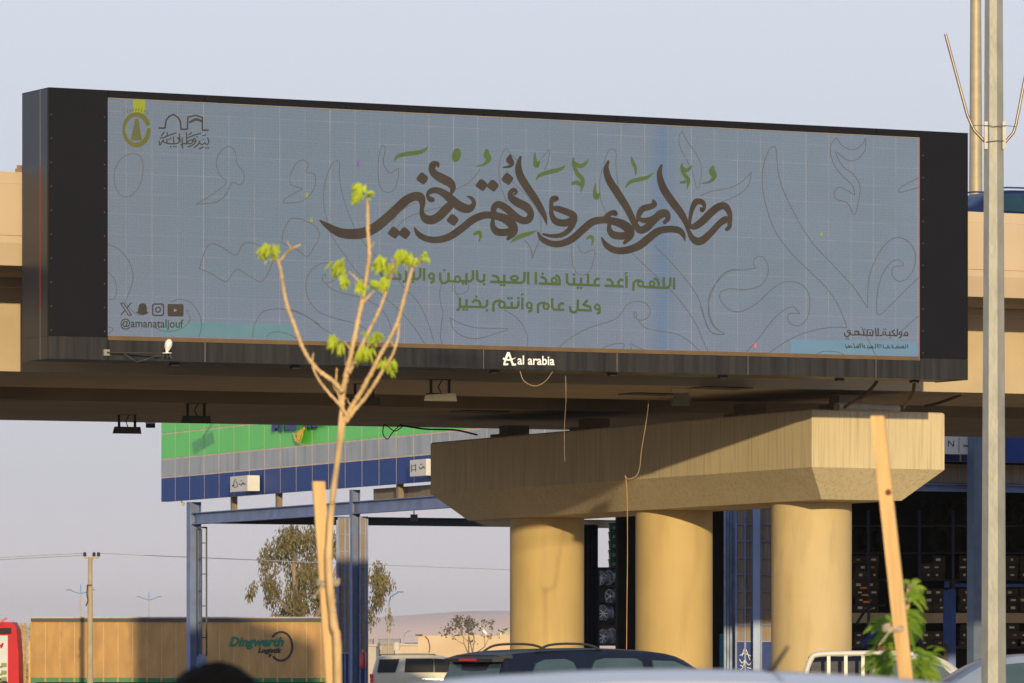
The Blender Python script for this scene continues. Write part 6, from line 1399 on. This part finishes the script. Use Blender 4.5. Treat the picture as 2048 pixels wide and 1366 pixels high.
# ------------------------------------------------------------------ person (only the crown of the head is in the frame)
D = 10.6
hx = P(433, 0, D).x; top_z = P(0, 1329, D).z; sc = top_z / 1.78
per = empty('person', (hx, D, 0), 'dark-haired person facing the billboard, only the blurred top of the head in view', 'person')
bm = bmesh.new(); sk = bm.verts.layers.skin.verify()
def bv(x, y, z, r, par=None):
    v = bm.verts.new((x * sc, y * sc, z * sc)); v[sk].radius = (r * sc, r * sc)
    if par is not None: bm.edges.new((par, v))
    return v
pel = bv(0, 0, .98, .14); wst = bv(0, 0, 1.12, .125, pel); ch = bv(0, 0, 1.33, .155, wst); nb = bv(0, .01, 1.46, .075, ch); nk = bv(0, 0, 1.53, .055, nb); hd = bv(0, -.01, 1.62, .085, nk); ht = bv(0, 0, 1.70, .075, hd)
for sg in (-1, 1):
    shd = bv(sg * .19, 0, 1.40, .065, ch); el = bv(sg * .25, -.02, 1.14, .045, shd); wr2 = bv(sg * .24, .10, .92, .03, el); pm_ = bv(sg * .24, .13, .85, .032, wr2)
    for k in range(4): a = bv(sg * .24 + (k - 1.5) * .018, .15, .78 + abs(k - 1.5) * .006, .009, pm_); bv(sg * .24 + (k - 1.5) * .018, .165, .74 + abs(k - 1.5) * .008, .008, a)
    th = bv(sg * .205, .16, .83, .011, pm_); bv(sg * .195, .175, .79, .009, th)
    hp = bv(sg * .10, 0, .90, .095, pel); kn = bv(sg * .11, .02, .50, .06, hp); an = bv(sg * .11, -.01, .09, .04, kn); bv(sg * .12, .14, .04, .035, an)
me = bpy.data.meshes.new('body'); bm.to_mesh(me); bm.free(); me.materials.append(M('skin', (.35, .2, .13), .6))
bo = bpy.data.objects.new('body', me); C.objects.link(bo); bo.parent = per; bo.modifiers.new('skin', 'SKIN'); sb_ = bo.modifiers.new('sub', 'SUBSURF'); sb_.levels = 1; sb_.render_levels = 1
me.skin_vertices[0].data[0].use_root = True
mb = MB(); vs_ = []; n1, n2 = 28, 14; rn = random.Random(4)
for i in range(n2 + 1):
    ph = math.pi * (i / n2) * .62
    for j in range(n1):
        th = 2 * math.pi * j / n1; r = 1 + .03 * math.sin(7 * th + i) + rn.uniform(-.02, .02)
        vs_.append(Vector((hx + .112 * r * math.sin(ph) * math.cos(th), D + .115 * r * math.sin(ph) * math.sin(th), top_z - .125 * sc + .125 * r * math.cos(ph))))
mb.add(vs_, [(i * n1 + j, i * n1 + (j + 1) % n1, (i + 1) * n1 + (j + 1) % n1, (i + 1) * n1 + j) for i in range(n2) for j in range(n1)])
mb.part('hair', M('black_hair', (.004, .004, .004), .8, var=.3, scale=60, spec=.08), per, smooth=True)
mb = MB(); mb.lathe([(.15, .0), (.19, .1), (.20, .3), (.22, .42), (.16, .50), (.07, .55)], (hx, D, .95 * sc), 18); sh_ = mb.part('shirt', M('shirt_dark', (.03, .03, .04), .9), per, smooth=True); 

# ------------------------------------------------------------------ haze
hz = MB(); hz.box((0, 5600, 63), (9000, 11600, 128))
vm_ = bpy.data.materials.new('haze'); vm_.use_nodes = True; n = vm_.node_tree; n.nodes.clear()
o = n.nodes.new('ShaderNodeOutputMaterial'); v = n.nodes.new('ShaderNodeVolumePrincipled'); v.inputs['Color'].default_value = (.93, .93, .96, 1); v.inputs['Density'].default_value = .00007; v.inputs['Anisotropy'].default_value = .2
n.links.new(v.outputs[0], o.inputs['Volume'])
HAZE = True
if HAZE: ho = hz.part('haze', vm_, None, kind='stuff')
